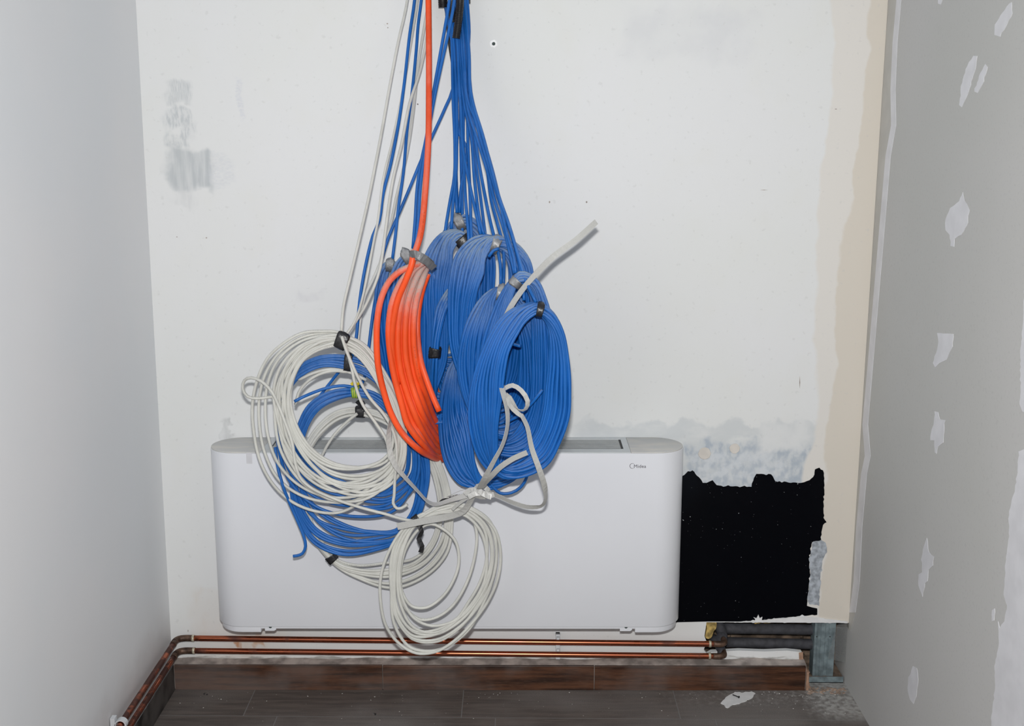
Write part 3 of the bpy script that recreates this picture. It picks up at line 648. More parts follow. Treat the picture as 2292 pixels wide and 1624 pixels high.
# wool
def lump(name, poly, Y, mat, th, label=None, cat=None, seed=1):
    o = MB().prism([P(x, y, Y) for x, y in ragged(poly, 1.2, seed, 5)], (0, th, 0)).obj(name, M[mat], None, bevel=.004)
    if label: tag(o, label, cat)
    return o
lump('mineral_wool', [(1580, 1389), (1603, 1389), (1604, 1402), (1598, 1412), (1594, 1424), (1586, 1430), (1578, 1424), (1582, 1408)], .004, 'wool', .05, 'yellow tuft of mineral wool hanging at the left end of the recess', 'insulation')
lump('mineral_wool', [(1680, 1388), (1730, 1388), (1724, 1394), (1705, 1393), (1690, 1396)], .03, 'wool', .03, 'flat yellow strip of mineral wool above the lagged pipes', 'insulation', 4)
# metal stud and floor track
e = empty('metal_stud', (1.93, .02, 0), 'galvanised vertical metal stud standing in the recess', 'stud')
YB = .022; x0t, x1t = xpx(1825, 1395, YB), xpx(1872, 1395, YB); x0b, x1b = xpx(1817, 1528, YB), xpx(1863, 1528, YB); zb_ = zpx(1530, YB, 1840)
m = MB()
fr = [0, .12, .14, .30, .32, .5, .52, .68, .70, .88, .90, 1]; dp = [0, 0, .002, .002, 0, 0, .002, .002, 0, 0, 0, 0]
top = [(x0t+(x1t-x0t)*q, YB+d, zc+.1) for q, d in zip(fr, dp)]; bot = [(x0b+(x1b-x0b)*q, YB+d, zb_) for q, d in zip(fr, dp)]
n = len(fr); m.add(top+bot, [(i, i+1, n+i+1, n+i) for i in range(n-1)])
m.add([top[0], bot[0], (bot[0][0], YB+.045, zb_), (top[0][0], YB+.045, zc+.1)], [(0, 1, 2, 3)]); m.add([top[-1], bot[-1], (bot[-1][0], YB+.045, zb_), (top[-1][0], YB+.045, zc+.1)], [(3, 2, 1, 0)])
so = m.obj('stud_profile', M['zinc'], e); sd = so.modifiers.new('solid', 'SOLIDIFY'); sd.thickness = .0008
for px_ in (1828, 1857.5):
    MB().prism(disc(P(px_, 1424, YB), .0022, 12, .0006, 0), (0, -.0008, 0)).obj('rivet_hole', M['dark'], so)
m = MB(); xa_ = xpx(1808, 1535, .01); m.box((xa_, .008, 0), (WX-.004, .010, .020)); m.box((xa_, .008, 0), (WX-.004, .06, .002))
tag(m.obj('floor_track', M['zinc']), 'galvanised floor track at the foot of the metal stud', 'track')
# reinforcing mesh scrap
m = MB(); a_, b_, c_, d_ = P(1872, 1402, .012), P(1897, 1405, .012), P(1893, 1482, .010), P(1853, 1472, .008)
nx, nz = 17, 34
for i in range(nx+1):
    u = i/nx; p = a_+(b_-a_)*u; q = d_+(c_-d_)*u; m.box(np.minimum(p, q)*0+p-[.0003, .0003, 0], p*0+p+[.0003, .0003, .0001]) if False else None
    w_ = np.array([.00022, 0, 0]); m.add([p-w_, p+w_, q+w_, q-w_], [(0, 1, 2, 3)])
for j in range(nz+1):
    u = j/nz; p = a_+(d_-a_)*u; q = b_+(c_-b_)*u; w_ = np.array([0, 0, .00022]); m.add([p-w_, q-w_, q+w_, p+w_], [(0, 1, 2, 3)])
o = m.obj('mesh_scrap', M['mesh']); sd = o.modifiers.new('solid', 'SOLIDIFY'); sd.thickness = .0003
tag(o, 'torn scrap of pale fibreglass mesh hanging beside the metal stud', 'mesh')
# rubble and floor debris
def pebble(p, s, mb, rr):
    v = []; 
    for z in (-.5, .5):
        for a in range(5):
            g = a*2*math.pi/5+rr.random(); r = s*rr.uniform(.6, 1)*(1 if z < 0 else .6); v.append((p[0]+r*math.cos(g), p[1]+r*math.sin(g)*.8, max(0.0003, p[2]+s*.35*(z+.5))))
    mb.add(v, [(0, 1, 6, 5), (1, 2, 7, 6), (2, 3, 8, 7), (3, 4, 9, 8), (4, 0, 5, 9), (5, 6, 7, 8, 9), (4, 3, 2, 1, 0)])
rr = random.Random(11)
m = MB()
for i in range(90):
    q = PZ(rr.uniform(1806, 1892), rr.uniform(1538, 1553)); pebble((q[0], min(q[1], .004), 0), rr.uniform(.002, .009), m, rr)
tag(m.obj('rubble', M['crumb_brown']), 'brown crumbs of broken masonry at the foot of the recess', 'rubble', None, 'stuff')
m = MB()
for i in range(230):
    k = rr.random()
    if k < .45: q = PZ(rr.gauss(1790, 70), 1548+abs(rr.gauss(0, 22)))
    elif k < .8: q = PZ(rr.uniform(400, 1890), 1549+abs(rr.gauss(0, 14)))
    else: q = PZ(rr.uniform(380, 1900), rr.uniform(1550, 1620))
    if q[0] < .05 or q[0] > 2.10: continue
    pebble((q[0], min(q[1], -.05), 0), abs(rr.gauss(0, .0011))+.0007, m, rr)
tag(m.obj('plaster_crumbs', M['crumb']), 'tiny white plaster crumbs scattered on the floor tiles', 'crumbs', None, 'stuff')
pl = [PZ(x, y, .0004) for x, y in ragged([(1618, 1568), (1632, 1556), (1645, 1549), (1660, 1551), (1672, 1549), (1682, 1548), (1691, 1552), (1684, 1562), (1672, 1566), (1672, 1568), (1655, 1575), (1640, 1577), (1632, 1583), (1624, 1583), (1620, 1577), (1613, 1574)], .7, 6, 4)]
o = MB().prism(pl, (0, 0, .0022)).obj('plaster_flake', M['white_paint'])
tag(o, 'torn white flake of plaster paper lying on the floor', 'flake')
q0, q1 = PZ(1640, 1554, .006), PZ(1653, 1559, .006)
e = empty('black_screw', q0, 'short black drywall screw lying on the white flake', 'screw')
t = Tubes(); t.add(spline([q0, (q0+q1)/2, q1], .002), .0016, sides=8, radii=None); t.obj('shank', M['conduit'], e)
t = Tubes(); t.add(np.array([q1, q1+(q1-q0)*.12]), .0036, sides=10); t.obj('screw_head', M['conduit'], e)
for (x, y, lab) in ((838, 1598, 'dark crumb of dirt on the floor near the middle'), (460, 1553, 'small grey twist of debris by the left skirting')):
    m = MB(); 
    for i in range(5): q = PZ(x+rr.uniform(-4, 4), y+rr.uniform(-2, 2)); pebble((q[0], q[1], 0), .004, m, rr)
    tag(m.obj('dirt_crumb', M['conduit']), lab, 'dirt')

# ------------------------------------------------------------------ hanging cables
RB, RW, RO = .0044, .0043, .0086
def coil_thing(label, cat, group, top): return empty('cable_coil', P(top[0], top[1], top[2]), label, cat, group)
def lead(parent, px, Y0, Y1, r, mat, name='hanging_cable', topx=None, Ys=None):
    """px is traced from the top of the frame down; the cable carries on up to the ceiling."""
    px = list(px)
    if px[0][1] <= 5:
        x0 = px[0][0]; dx = (px[0][0]-px[1][0])/max(20, (px[1][1]-px[0][1])) if topx is None else (topx-x0)/300
        dx = max(-.08, min(.08, dx)); px = [(x0+dx*300, -300), (x0+dx*150, -150)]+px; up = 2
    else: up = 0
    d = [0]
    for i in range(1, len(px)): d.append(d[-1]+math.dist(px[i], px[i-1]))
    base = d[up]
    Ys = [Y0 if i < up else Y0+(Y1-Y0)*((d[i]-base)/(d[-1]-base))**1.15 for i in range(len(px))]
    t = Tubes(); t.add(spline([P(a, b, y) for (a, b), y in zip(px, Ys)], .02), r, sides=10, seed=(px[-1][0] % 7)); return t.obj(name, M[mat], parent)

GB = 'blue cable coils hanging in the centre cluster'
# --- front coil
yf = -.490
c8 = Reel([(1208, 707, 1208, 679, yf), (1226, 727, 1240, 697, yf), (1232, 765, 1263, 738, yf), (1232, 810, 1275, 797, yf), (1230, 862, 1278, 862, yf), (1222, 920, 1273, 930, yf),
           (1206, 970, 1252, 990, yf), (1182, 1003, 1222, 1040, yf), (1150, 1018, 1160, 1074, yf), (1134, 1010, 1112, 1074, yf), (1119, 955, 1074, 1040, yf), (1114, 885, 1054, 955, yf),
           (1118, 825, 1056, 878, yf), (1131, 775, 1080, 793, yf), (1156, 735, 1120, 716, yf), (1184, 712, 1162, 684, yf)], 'miiiiiiiimoooooo', 30, RB, 8, 3)
e8 = coil_thing('frontmost big blue cable coil with a narrow black tape band at its top', 'cable coil', GB, (1208, 690, yf))
c8.build(M['blue'], e8, dust=.18); c8.tape(0, .017, M['tape'], e8, peak=.004)
t = Tubes(); t.add(spline(depth_path([(1128, 752), (1140, 764), (1152, 771), (1165, 774)], [-.43, -.45, -.46, -.47]), .01), RB); t.obj('cable_end', M['blue'], e8); t = Tubes()
t.add(spline(depth_path([(1214, 872), (1200, 890), (1184, 908), (1160, 930), (1130, 945)], [-.47, -.47, -.46, -.45, -.44]), .01), RB); t.obj('cable_end', M['blue'], e8)
lead(e8, [(1040, 0), (1050, 120), (1052, 190), (1060, 235), (1080, 300), (1101, 380), (1117, 440), (1139, 502), (1160, 572), (1178, 631), (1200, 676)], -.07, yf, RB, 'blue')
lead(e8, [(1036, 0), (1049, 130), (1053, 215), (1070, 290), (1095, 375), (1114, 440), (1145, 526), (1161, 585), (1171, 640), (1173, 672)], -.06, yf+.03, RB, 'blue')
# --- coil with tape behind the pale strap
y6 = -.430
c6 = Reel([(1163, 637, 1163, 608, y6), (1186, 664, 1200, 618, y6), (1194, 710, 1222, 672, y6), (1196, 780, 1242, 770, y6), (1192, 860, 1244, 860, y6), (1180, 920, 1230, 940, y6),
           (1160, 955, 1200, 1008, y6), (1138, 965, 1148, 1032, y6), (1118, 960, 1095, 1020, y6), (1106, 880, 1068, 930, y6), (1112, 790, 1072, 800, y6), (1128, 715, 1096, 712, y6), (1147, 662, 1128, 645, y6)], 'miiiiiiimoooo', 24, RB, 6, 3)
e6 = coil_thing('blue cable coil second from the right, under the pale strap end', 'cable coil', GB, (1163, 620, y6))
c6.build(M['blue'], e6, dust=.75); c6.tape(12.7, .020, M['tape_dusty'], e6)
lead(e6, [(1030, 0), (1040, 130), (1046, 220), (1074, 290), (1099, 369), (1120, 455), (1134, 520), (1151, 579), (1154, 611)], -.05, y6, RB, 'blue')
lead(e6, [(1028, 0), (1037, 150), (1048, 246), (1068, 310), (1090, 380), (1108, 450), (1128, 512), (1140, 560), (1152, 612)], -.045, y6+.01, RB, 'blue')
# --- coil with taped tip just left of it
y7 = -.375
c7 = Reel([(1121, 672, 1121, 641, y7), (1146, 704, 1160, 660, y7), (1164, 760, 1196, 730, y7), (1164, 830, 1210, 825, y7), (1156, 880, 1204, 895, y7), (1143, 910, 1180, 960, y7),
           (1128, 925, 1130, 992, y7), (1105, 905, 1070, 978, y7), (1090, 850, 1034, 910, y7), (1088, 790, 1021, 830, y7), (1092, 740, 1030, 755, y7), (1101, 705, 1055, 695, y7), (1110, 682, 1086, 656, y7)], 'miiiiiimooooo', 30, RB, 7, 3)
e7 = coil_thing('blue cable coil with a dusty grey tape tip, directly left of the strap end', 'cable coil', GB, (1121, 655, y7))
c7.build(M['blue'], e7); c7.tape(0, .022, M['tape_dusty'], e7, peak=.009)
lead(e7, [(1024, 0), (1036, 60), (1043, 123), (1052, 185), (1058, 260), (1068, 340), (1086, 440), (1099, 502), (1110, 545), (1120, 590), (1121, 636)], -.05, y7, RB, 'blue')
lead(e7, [(1046, 0), (1050, 70), (1047, 125), (1052, 200), (1071, 277), (1089, 369), (1100, 450), (1114, 502), (1126, 550), (1128, 600), (1126, 640)], -.04, y7+.01, RB, 'blue')
# --- tall centre coil
y5 = -.320
c5 = Reel([(1104, 563, 1104, 527, y5), (1134, 584, 1146, 534, y5), (1146, 625, 1186, 580, y5), (1142, 700, 1200, 670, y5), (1138, 780, 1190, 780, y5), (1130, 840, 1172, 870, y5),
           (1122, 862, 1135, 925, y5), (1098, 870, 1075, 930, y5), (1075, 830, 1035, 880, y5), (1060, 755, 1000, 790, y5), (1059, 690, 996, 710, y5), (1066, 640, 1003, 630, y5), (1077, 600, 1024, 568, y5), (1090, 575, 1062, 531, y5)], 'miiiiiimoooooo', 30, RB, 5, 3)
e5 = coil_thing('tall blue cable coil in the middle of the cluster with dusty grey top', 'cable coil', GB, (1104, 545, y5))
c5.build(M['blue'], e5); c5.tape(.15, .022, M['tape_dusty'], e5, peak=.003)
t = Tubes(); t.add(spline(depth_path([(1117, 556), (1105, 560), (1094, 574)], y5-.03), .01), RB); t.obj('cable_end', M['blue'], e5)
lead(e5, [(1018, 0), (1026, 80), (1032, 160), (1037, 215), (1037, 308), (1039, 385), (1042, 446), (1047, 502), (1050, 545)], -.05, y5+.03, RB, 'blue')
lead(e5, [(1034, 0), (1042, 90), (1044, 180), (1046, 246), (1048, 339), (1052, 431), (1054, 499), (1056, 545)], -.055, y5+.03, RB, 'blue')
lead(e5, [(1010, 0), (1022, 90), (1030, 170), (1040, 240), (1055, 308), (1062, 400), (1074, 493), (1084, 525)], -.045, y5+.02, RB, 'blue')
lead(e5, [(1016, 15), (1024, 100), (1027, 170), (1032, 250), (1036, 330), (1052, 416), (1064, 470), (1076, 524)], -.06, y5+.02, RB, 'blue')
# --- low coil at the back (its left edge is the cluster's lower left outline)
y9 = -.277
c9 = Reel([(1060, 830, 1035, 780, y9), (1090, 840, 1100, 790, y9), (1105, 880, 1150, 845, y9), (1105, 940, 1172, 930, y9), (1105, 990, 1178, 1010, y9), (1100, 1020, 1165, 1060, y9), (1095, 1035, 1125, 1094, y9-.02),
           (1085, 1030, 1078, 1103, y9-.03), (1070, 1000, 1030, 1092, y9-.03), (1058, 950, 1000, 1035, y9-.02), (1052, 900, 984, 960, y9), (1050, 865, 985, 880, y9), (1052, 840, 1002, 812, y9)], 'miiiiiimooooo', 33, RB, 9, 3, .036)
e9 = coil_thing('lowest blue cable coil whose bottom reaches the white strap knot', 'cable coil', GB, (1060, 810, y9))
c9.build(M['blue'], e9, extra_open=[([(1085, 1060), (1100, 1085), (1120, 1103), (1145, 1102), (1165, 1090), (1178, 1070), (1182, 1045)], [y9-.04]*7)])
lead(e9, [(1044, 0), (1047, 110), (1050, 230), (1060, 330), (1074, 430), (1083, 500), (1090, 560), (1092, 640), (1085, 720), (1070, 800)], -.035, y9, RB, 'blue')
c9.tape(0, .02, M['tape_dusty'], e9)
# --- two back coils, top centre
y1 = -.200
c1 = Reel([(1040, 512, 1036, 480, y1), (1056, 535, 1072, 498, y1), (1064, 580, 1104, 565, y1), (1064, 650, 1106, 655, y1), (1055, 740, 1096, 760, y1), (1040, 790, 1055, 860, y1), (1010, 800, 990, 885, y1), (985, 750, 940, 800, y1),
           (982, 680, 944, 690, y1), (992, 610, 952, 605, y1), (1007, 560, 975, 545, y1), (1024, 518, 1012, 492, y1)], 'miiiiiiooooo', 26, RB, 1, 3, .04)
e1 = coil_thing('rearmost blue cable coil with the highest grey tape peak', 'cable coil', GB, (1033, 490, y1))
c1.build(M['blue'], e1); c1.tape(11.6, .026, M['tape_dusty'], e1, peak=.014)
lead(e1, [(997, 15), (1006, 62), (1013, 102), (1016, 185), (1018, 277), (1020, 350), (1022, 420), (1025, 476)], -.04, y1, RB, 'blue')
lead(e1, [(1020, 20), (1028, 100), (1026, 180), (1022, 240), (1028, 300), (1045, 330), (1038, 380), (1031, 430), (1028, 476)], -.06, y1-.005, RB, 'blue')
lead(e1, [(1007, 5), (1015, 90), (1021, 190), (1023, 290), (1021, 360), (1020, 420), (1023, 476)], -.055, y1-.01, RB, 'blue')
y2 = -.250
c2 = Reel([(1034, 548, 1030, 517, y2), (1044, 580, 1062, 545, y2), (1040, 640, 1078, 630, y2), (1040, 730, 1078, 740, y2), (1030, 820, 1062, 850, y2), (1010, 870, 1015, 935, y2), (985, 880, 960, 940, y2), (999, 800, 934, 845, y2),
           (1002, 720, 934, 735, y2), (997, 650, 943, 650, y2), (1008, 590, 955, 570, y2), (1020, 552, 990, 520, y2)], 'miiiiiiooooo', 30, RB, 2, 3, .04)
e2_ = coil_thing('dusty blue cable coil just right of the orange cable, black tape inside its top', 'cable coil', GB, (1030, 530, y2))
c2.build(M['blue'], e2_); c2.tape(.2, .024, M['tape'], e2_, peak=.005)
lead(e2_, [(1009, 10), (1012, 120), (1014, 220), (1018, 320), (1017, 394), (1008, 446), (999, 499), (996, 522)], -.05, y2+.02, RB, 'blue')
lead(e2_, [(1003, 10), (1017, 130), (1020, 240), (1022, 340), (1020, 400), (1014, 456), (1010, 512)], -.045, y2+.02, RB, 'blue')
# --- narrow bundle with black band
y3 = -.312
c3 = Coil([(1042, 622, 1036, 606, -.24), (1050, 640, 1060, 625, -.23), (1050, 740, 1066, 740, -.22), (1035, 840, 1050, 850, -.22), (1004, 945, 1006, 962, -.19), (984, 950, 972, 966, -.195), (979, 865, 956, 868, y3+.01),
           (981, 825, 958, 825, y3), (985, 788, 962, 788, y3), (991, 745, 966, 740, y3), (1001, 700, 975, 688, y3+.01), (1014, 668, 993, 655, -.275), (1030, 640, 1014, 625, -.25)], 13, RB, 3, wob=.2)
e3 = coil_thing('slim blue cable coil gripped low down by a glossy black tape band', 'cable coil', GB, (1020, 600, y3))
c3.build(M['blue'], e3); c3.tape(8, .026, M['tape'], e3)
lead(e3, [(1013, 0), (1022, 110), (1029, 200), (1031, 300), (1033, 400), (1035, 500), (1030, 590)], -.03, y3+.06, RB, 'blue')
# --- two coils left, behind orange
y4 = -.20
c4 = Coil([(873, 606, 873, 582, y4), (900, 620, 905, 598, y4), (925, 680, 940, 670, y4), (930, 760, 950, 760, y4), (925, 850, 945, 865, y4), (905, 900, 910, 930, y4), (885, 850, 865, 880, y4), (872, 790, 850, 800, y4),
           (866, 730, 836, 730, y4), (866, 680, 834, 665, y4), (868, 640, 843, 612, y4), (869, 618, 857, 590, y4)], 12, RB, 4, wob=.12)
e4 = coil_thing('leftmost of the dusty blue coils, with a small folded tape tip, behind the orange cable', 'cable coil', 'blue coils behind the orange cable', (873, 590, y4))
c4.build(M['blue'], e4); c4.tape(0, .022, M['tape_dusty'], e4, peak=.006)
lead(e4, [(943, 0), (936, 55), (932, 108), (923, 200), (911, 292), (903, 385), (892, 462), (885, 526), (878, 582)], -.05, y4, RB, 'blue')
y4b = -.235
c4b = Coil([(920, 588, 918, 560, y4b), (940, 596, 948, 566, y4b), (962, 640, 985, 625, y4b), (970, 740, 990, 740, y4b), (965, 840, 985, 850, y4b), (950, 900, 960, 940, y4b), (920, 880, 905, 920, y4b), (900, 800, 872, 820, y4b),
           (895, 720, 862, 720, y4b), (897, 660, 864, 640, y4b), (900, 620, 878, 592, y4b), (908, 598, 895, 568, y4b)], 16, RB, 44, wob=.1)
e4b = coil_thing('dusty blue coil with a pointed grey tape wrap, directly behind the orange cable top', 'cable coil', 'blue coils behind the orange cable', (918, 570, y4b))
c4b.build(M['blue'], e4b); c4b.tape(11.7, .026, M['tape_dusty'], e4b, peak=.014)
lead(e4b, [(1006, 0), (997, 55), (982, 139), (966, 231), (954, 308), (943, 360), (934, 416), (929, 493), (924, 556)], -.118, y4b, RB, 'blue')
lead(e4b, [(1017, 0), (1006, 62), (989, 139), (973, 215), (962, 277), (951, 340), (941, 416), (936, 493), (929, 556)], -.128, y4b-.008, RB, 'blue')
# --- orange cable
yo = -.385
eo = coil_thing('thick orange cable wound in a long narrow coil with grey tape at top', 'cable coil', None, (937, 575, yo)); eo['category'] = 'cable'
t = Tubes()
L = [
 [(932, 592), (915, 598), (897, 606), (872, 628), (854, 665), (845, 711), (843, 763), (846, 815), (857, 869), (876, 926), (902, 971), (932, 1001), (959, 1018), (986, 1022), (1010, 990), (1022, 900), (1015, 780), (1000, 680), (975, 610)],
 [(936, 590), (920, 602), (896, 634), (878, 676), (870, 732), (872, 779), (882, 840), (898, 900), (912, 948), (930, 975), (952, 1000), (975, 1020), (994, 1024), (1016, 980), (1024, 880), (1015, 760), (1000, 670), (972, 606)],
 [(944, 590), (926, 604), (906, 640), (894, 700), (890, 763), (896, 825), (913, 886), (934, 940), (958, 985), (988, 1008), (1010, 960), (1018, 860), (1010, 750), (995, 665), (970, 604)],
 [(950, 592), (932, 620), (916, 665), (908, 717), (908, 794), (921, 856), (942, 917), (964, 960), (990, 990), (1008, 930), (1014, 840), (1006, 740), (990, 660), (970, 610)],
 [(956, 598), (944, 630), (932, 672), (926, 720), (927, 775), (937, 835), (955, 890), (973, 938), (990, 966), (1002, 900), (1006, 820), (1000, 730), (988, 650), (972, 610)],
 [(940, 590), (922, 603), (899, 640), (884, 688), (879, 745), (881, 795), (892, 850), (908, 905), (925, 950), (944, 982), (965, 1008), (988, 1016), (1012, 970), (1020, 870), (1012, 760), (998, 668), (971, 606)],
 [(948, 590), (930, 610), (912, 652), (901, 705), (900, 770), (906, 830), (920, 880), (938, 928), (960, 972), (988, 1000), (1009, 945), (1016, 850), (1008, 745), (992, 662), (970, 607)],
 [(953, 594), (938, 624), (924, 668), (917, 717), (918, 785), (928, 846), (948, 905), (968, 950), (990, 978), (1006, 915), (1010, 830), (1003, 735), (989, 655), (970, 611)]]
for i, q in enumerate(L):
    n = len(q); ys = []; lo = max(range(n), key=lambda k: q[k][1]); q = [(x, y) if k <= lo else (min(x, 1001 if y > 935 else 969), y) for k, (x, y) in enumerate(q)]
    lo = max(range(n), key=lambda k: q[k][1])
    for k in range(n):
        if k <= lo: ys.append(yo+(0, .003, .009, .012, .015, .018, .021, .024)[i]-.012*math.sin(math.pi*k/lo))
        else: ys.append(yo+.004*i+.14*math.sin(math.pi*(k-lo)/(n-lo)))
    ys = [min(-.205, y+max(0, (a-945)/40)*.15) if k <= lo else max(y, yo+.19) for k, (y, (a, b)) in enumerate(zip(ys, q))]
    pth = spline([P(a, b, y) for (a, b), y in zip(q, ys)], .01, True); t.add(pth, RO*(1.0 if i else .98), True, 14, seed=i*1.3, dust=np.clip((pth[:, 2]-P(900, 745, yo)[2])/.14, 0, 1)*min(1, .35+i*.25))
t.obj('winding', M['orange'], eo)
t = Tubes(); t.add(spline(depth_path([(926, 560), (922, 590), (909, 625), (890, 672), (878, 740), (879, 800), (890, 860)], [yo-.012, yo-.02, yo-.018, yo-.012, yo-.008, yo-.004, yo]), .01), RO, sides=14); t.obj('cable_start', M['orange'], eo); t = Tubes()
t.add(spline(depth_path([(958, 612), (945, 650), (936, 700), (935, 750), (938, 785), (943, 812), (955, 850), (970, 890), (983, 920)], [yo+.05, yo+.05, yo+.045, yo+.035, yo+.015, yo, yo-.01, yo-.015, yo-.02]), .01), RO*.92, sides=14)
t.obj('cable_end', M['orange'], eo)
lead(eo, [(959, 0), (960, 100), (960, 215), (959, 308), (954, 400), (946, 493), (940, 530), (930, 562), (922, 592)], -.065, yo-.02, RO, 'orange')
for q, w, dy in (([(917, 570), (927, 568), (938, 572), (950, 581), (962, 591), (972, 600)], .019, -.040), ([(922, 566), (938, 569), (954, 578), (968, 590)], .014, -.036), ([(925, 575), (940, 578), (954, 587), (966, 597)], .014, -.037)):
    n_ = len(q); vv, ff = ribbon(q, [yo+dy+.02*abs(2*i/(n_-1)-1)**2 for i in range(n_)], w, [12, -6, 4, -8, 5, 0][:n_]); mesh_obj('tape', vv, ff, M['tape_dusty'], eo)

# --- left group: white and blue open coils
GL = 'open cable coils hanging at the left of the cluster'
yw = -.225
# rear white coil
w2y = -.255
cw2 = Coil([(808, 932, 806, 910, w2y+.01), (850, 945, 868, 925, w2y), (900, 975, 950, 960, w2y), (945, 1015, 995, 1040, w2y), (972, 1090, 1016, 1110, w2y), (975, 1165, 1018, 1180, w2y), (955, 1215, 1002, 1240, w2y), (920, 1245, 955, 1290, w2y),
            (865, 1255, 880, 1318, w2y), (800, 1262, 800, 1297, w2y), (755, 1250, 748, 1268, w2y), (715, 1200, 700, 1212, w2y), (690, 1140, 672, 1145, w2y), (678, 1075, 664, 1075, w2y), (692, 1020, 676, 1010, w2y), (720, 975, 700, 962, w2y+.01), (765, 940, 748, 920, w2y+.01)], 9, RW, 22, wob=.18)
ew2 = coil_thing('white cable coil behind the others, two black tapes at top and lower left', 'cable coil', GL, (808, 920, w2y))
cw2.build(M['white'], ew2, extra_open=[([(800, 925), (776, 944), (752, 968), (735, 992), (715, 1030)], w2y-.01)])
cw2.tape(0, .024, M['tape'], ew2, peak=.0); cw2.tape(10.2, .020, M['tape'], ew2)
vv, ff = ribbon([(800, 905), (806, 898), (812, 907)], w2y-.02, .018, [30, 60, 0]); mesh_obj('tape_flap', vv, ff, M['tape'], ew2)
lead(ew2, [(957, 20), (950, 60), (935, 154), (929, 215), (917, 308), (905, 369), (886, 446), (877, 492), (860, 548), (851, 588), (832, 631), (817, 662), (806, 720), (800, 780), (798, 830), (802, 870), (806, 908)], -.03, w2y, RW, 'white')
# blue coil with yellow green tape
yb2 = -.276
cb2 = Coil([(797, 888, 795, 866, yb2), (830, 896, 838, 874, yb2), (870, 930, 890, 912, yb2), (905, 970, 940, 960, yb2), (928, 1040, 964, 1040, yb2), (928, 1100, 960, 1105, yb2), (912, 1150, 942, 1165, yb2), (880, 1180, 905, 1215, yb2),
            (830, 1180, 845, 1240, yb2), (770, 1165, 768, 1247, yb2), (715, 1130, 700, 1215, yb2), (685, 1085, 655, 1130, yb2), (678, 1020, 650, 1040, yb2), (690, 965, 662, 960, yb2), (715, 920, 690, 903, yb2), (755, 896, 738, 873, yb2)], 11, RB, 12, wob=.30)
eb2 = coil_thing('blue cable coil tied at its top with yellow and green striped tape', 'cable coil', GL, (796, 876, yb2))
cb2.build(M['blue_clean'], eb2, extra_open=[([(659, 898), (676, 889), (692, 882), (715, 873), (740, 866), (770, 863), (800, 868)], [yb2-.03, yb2-.02, yb2-.018, yb2-.014, yb2-.01, yb2-.008, yb2-.004])])
cb2.tape(0, .020, M['gy'], eb2)
vv, ff = ribbon([(786, 861), (793, 855), (800, 860), (808, 852)], yb2-.018, .008, [20, 60, -30, 0]); mesh_obj('tape_flap', vv, ff, M['yellow'], eb2)
lead(eb2, [(1002, 10), (1014, 120), (1014, 197), (997, 240), (966, 308), (942, 360), (923, 406), (902, 456), (886, 493), (870, 530), (855, 580), (845, 640), (835, 700), (826, 772), (820, 830), (806, 868)], -.04, yb2+.03, RB, 'blue')
t = Tubes(); t.add(spline(depth_path([(790, 806), (764, 826), (740, 855), (722, 878), (703, 905), (690, 930)], yb2+.02), .01), RB); t.obj('hanging_cable', M['blue_clean'], eb2)
# blue coil with grey-black tape
yb1 = -.300
cb1 = Coil([(779, 828, 779, 794, yb1), (815, 840, 822, 808, yb1), (855, 872, 872, 846, yb1), (890, 925, 912, 905, yb1), (908, 990, 938, 990, yb1), (905, 1055, 940, 1062, yb1), (885, 1075, 922, 1108, yb1), (845, 1095, 878, 1148, yb1),
            (780, 1072, 788, 1158, yb1), (715, 1040, 705, 1135, yb1), (668, 985, 645, 1075, yb1), (648, 945, 615, 990, yb1), (645, 910, 612, 925, yb1), (655, 868, 628, 860, yb1), (680, 842, 660, 818, yb1), (725, 822, 716, 794, yb1)], 9, RB, 33, wob=.34)
eb1 = coil_thing('blue cable coil with a half grey, half black tape, inside the big white coil', 'cable coil', GL, (779, 812, yb1))
cb1.build(M['blue_clean'], eb1, extra_open=[([(616, 1000), (622, 1045), (636, 1095), (654, 1138), (669, 1172), (680, 1200), (684, 1222), (677, 1238), (665, 1243), (656, 1244)], [yb1, yb1-.01, yb1-.02, yb1-.02, yb1-.02, yb1-.02, yb1-.02, yb1-.02, yb1-.02, yb1-.02])])
cb1.tape(0, .020, M['tape'], eb1, peak=.006)
t = Tubes()
for q in ([(668, 850), (700, 835), (740, 826), (780, 832), (820, 850)], [(661, 905), (672, 872), (700, 845), (740, 830), (778, 832)], [(690, 800+12), (730, 802), (778, 806), (820, 822), (860, 860)]):
    t.add(spline(depth_path(q, yb1+.004), .01), RW)
t.obj('white_strand', M['white'], eb1)['label'] = 'white cable caught among the blue windings'
lead(eb1, [(928, 0), (917, 77), (905, 185), (892, 277), (874, 369), (858, 431), (849, 493), (835, 526), (817, 600), (805, 674), (797, 757), (788, 800)], -.055, yb1, RB, 'blue')
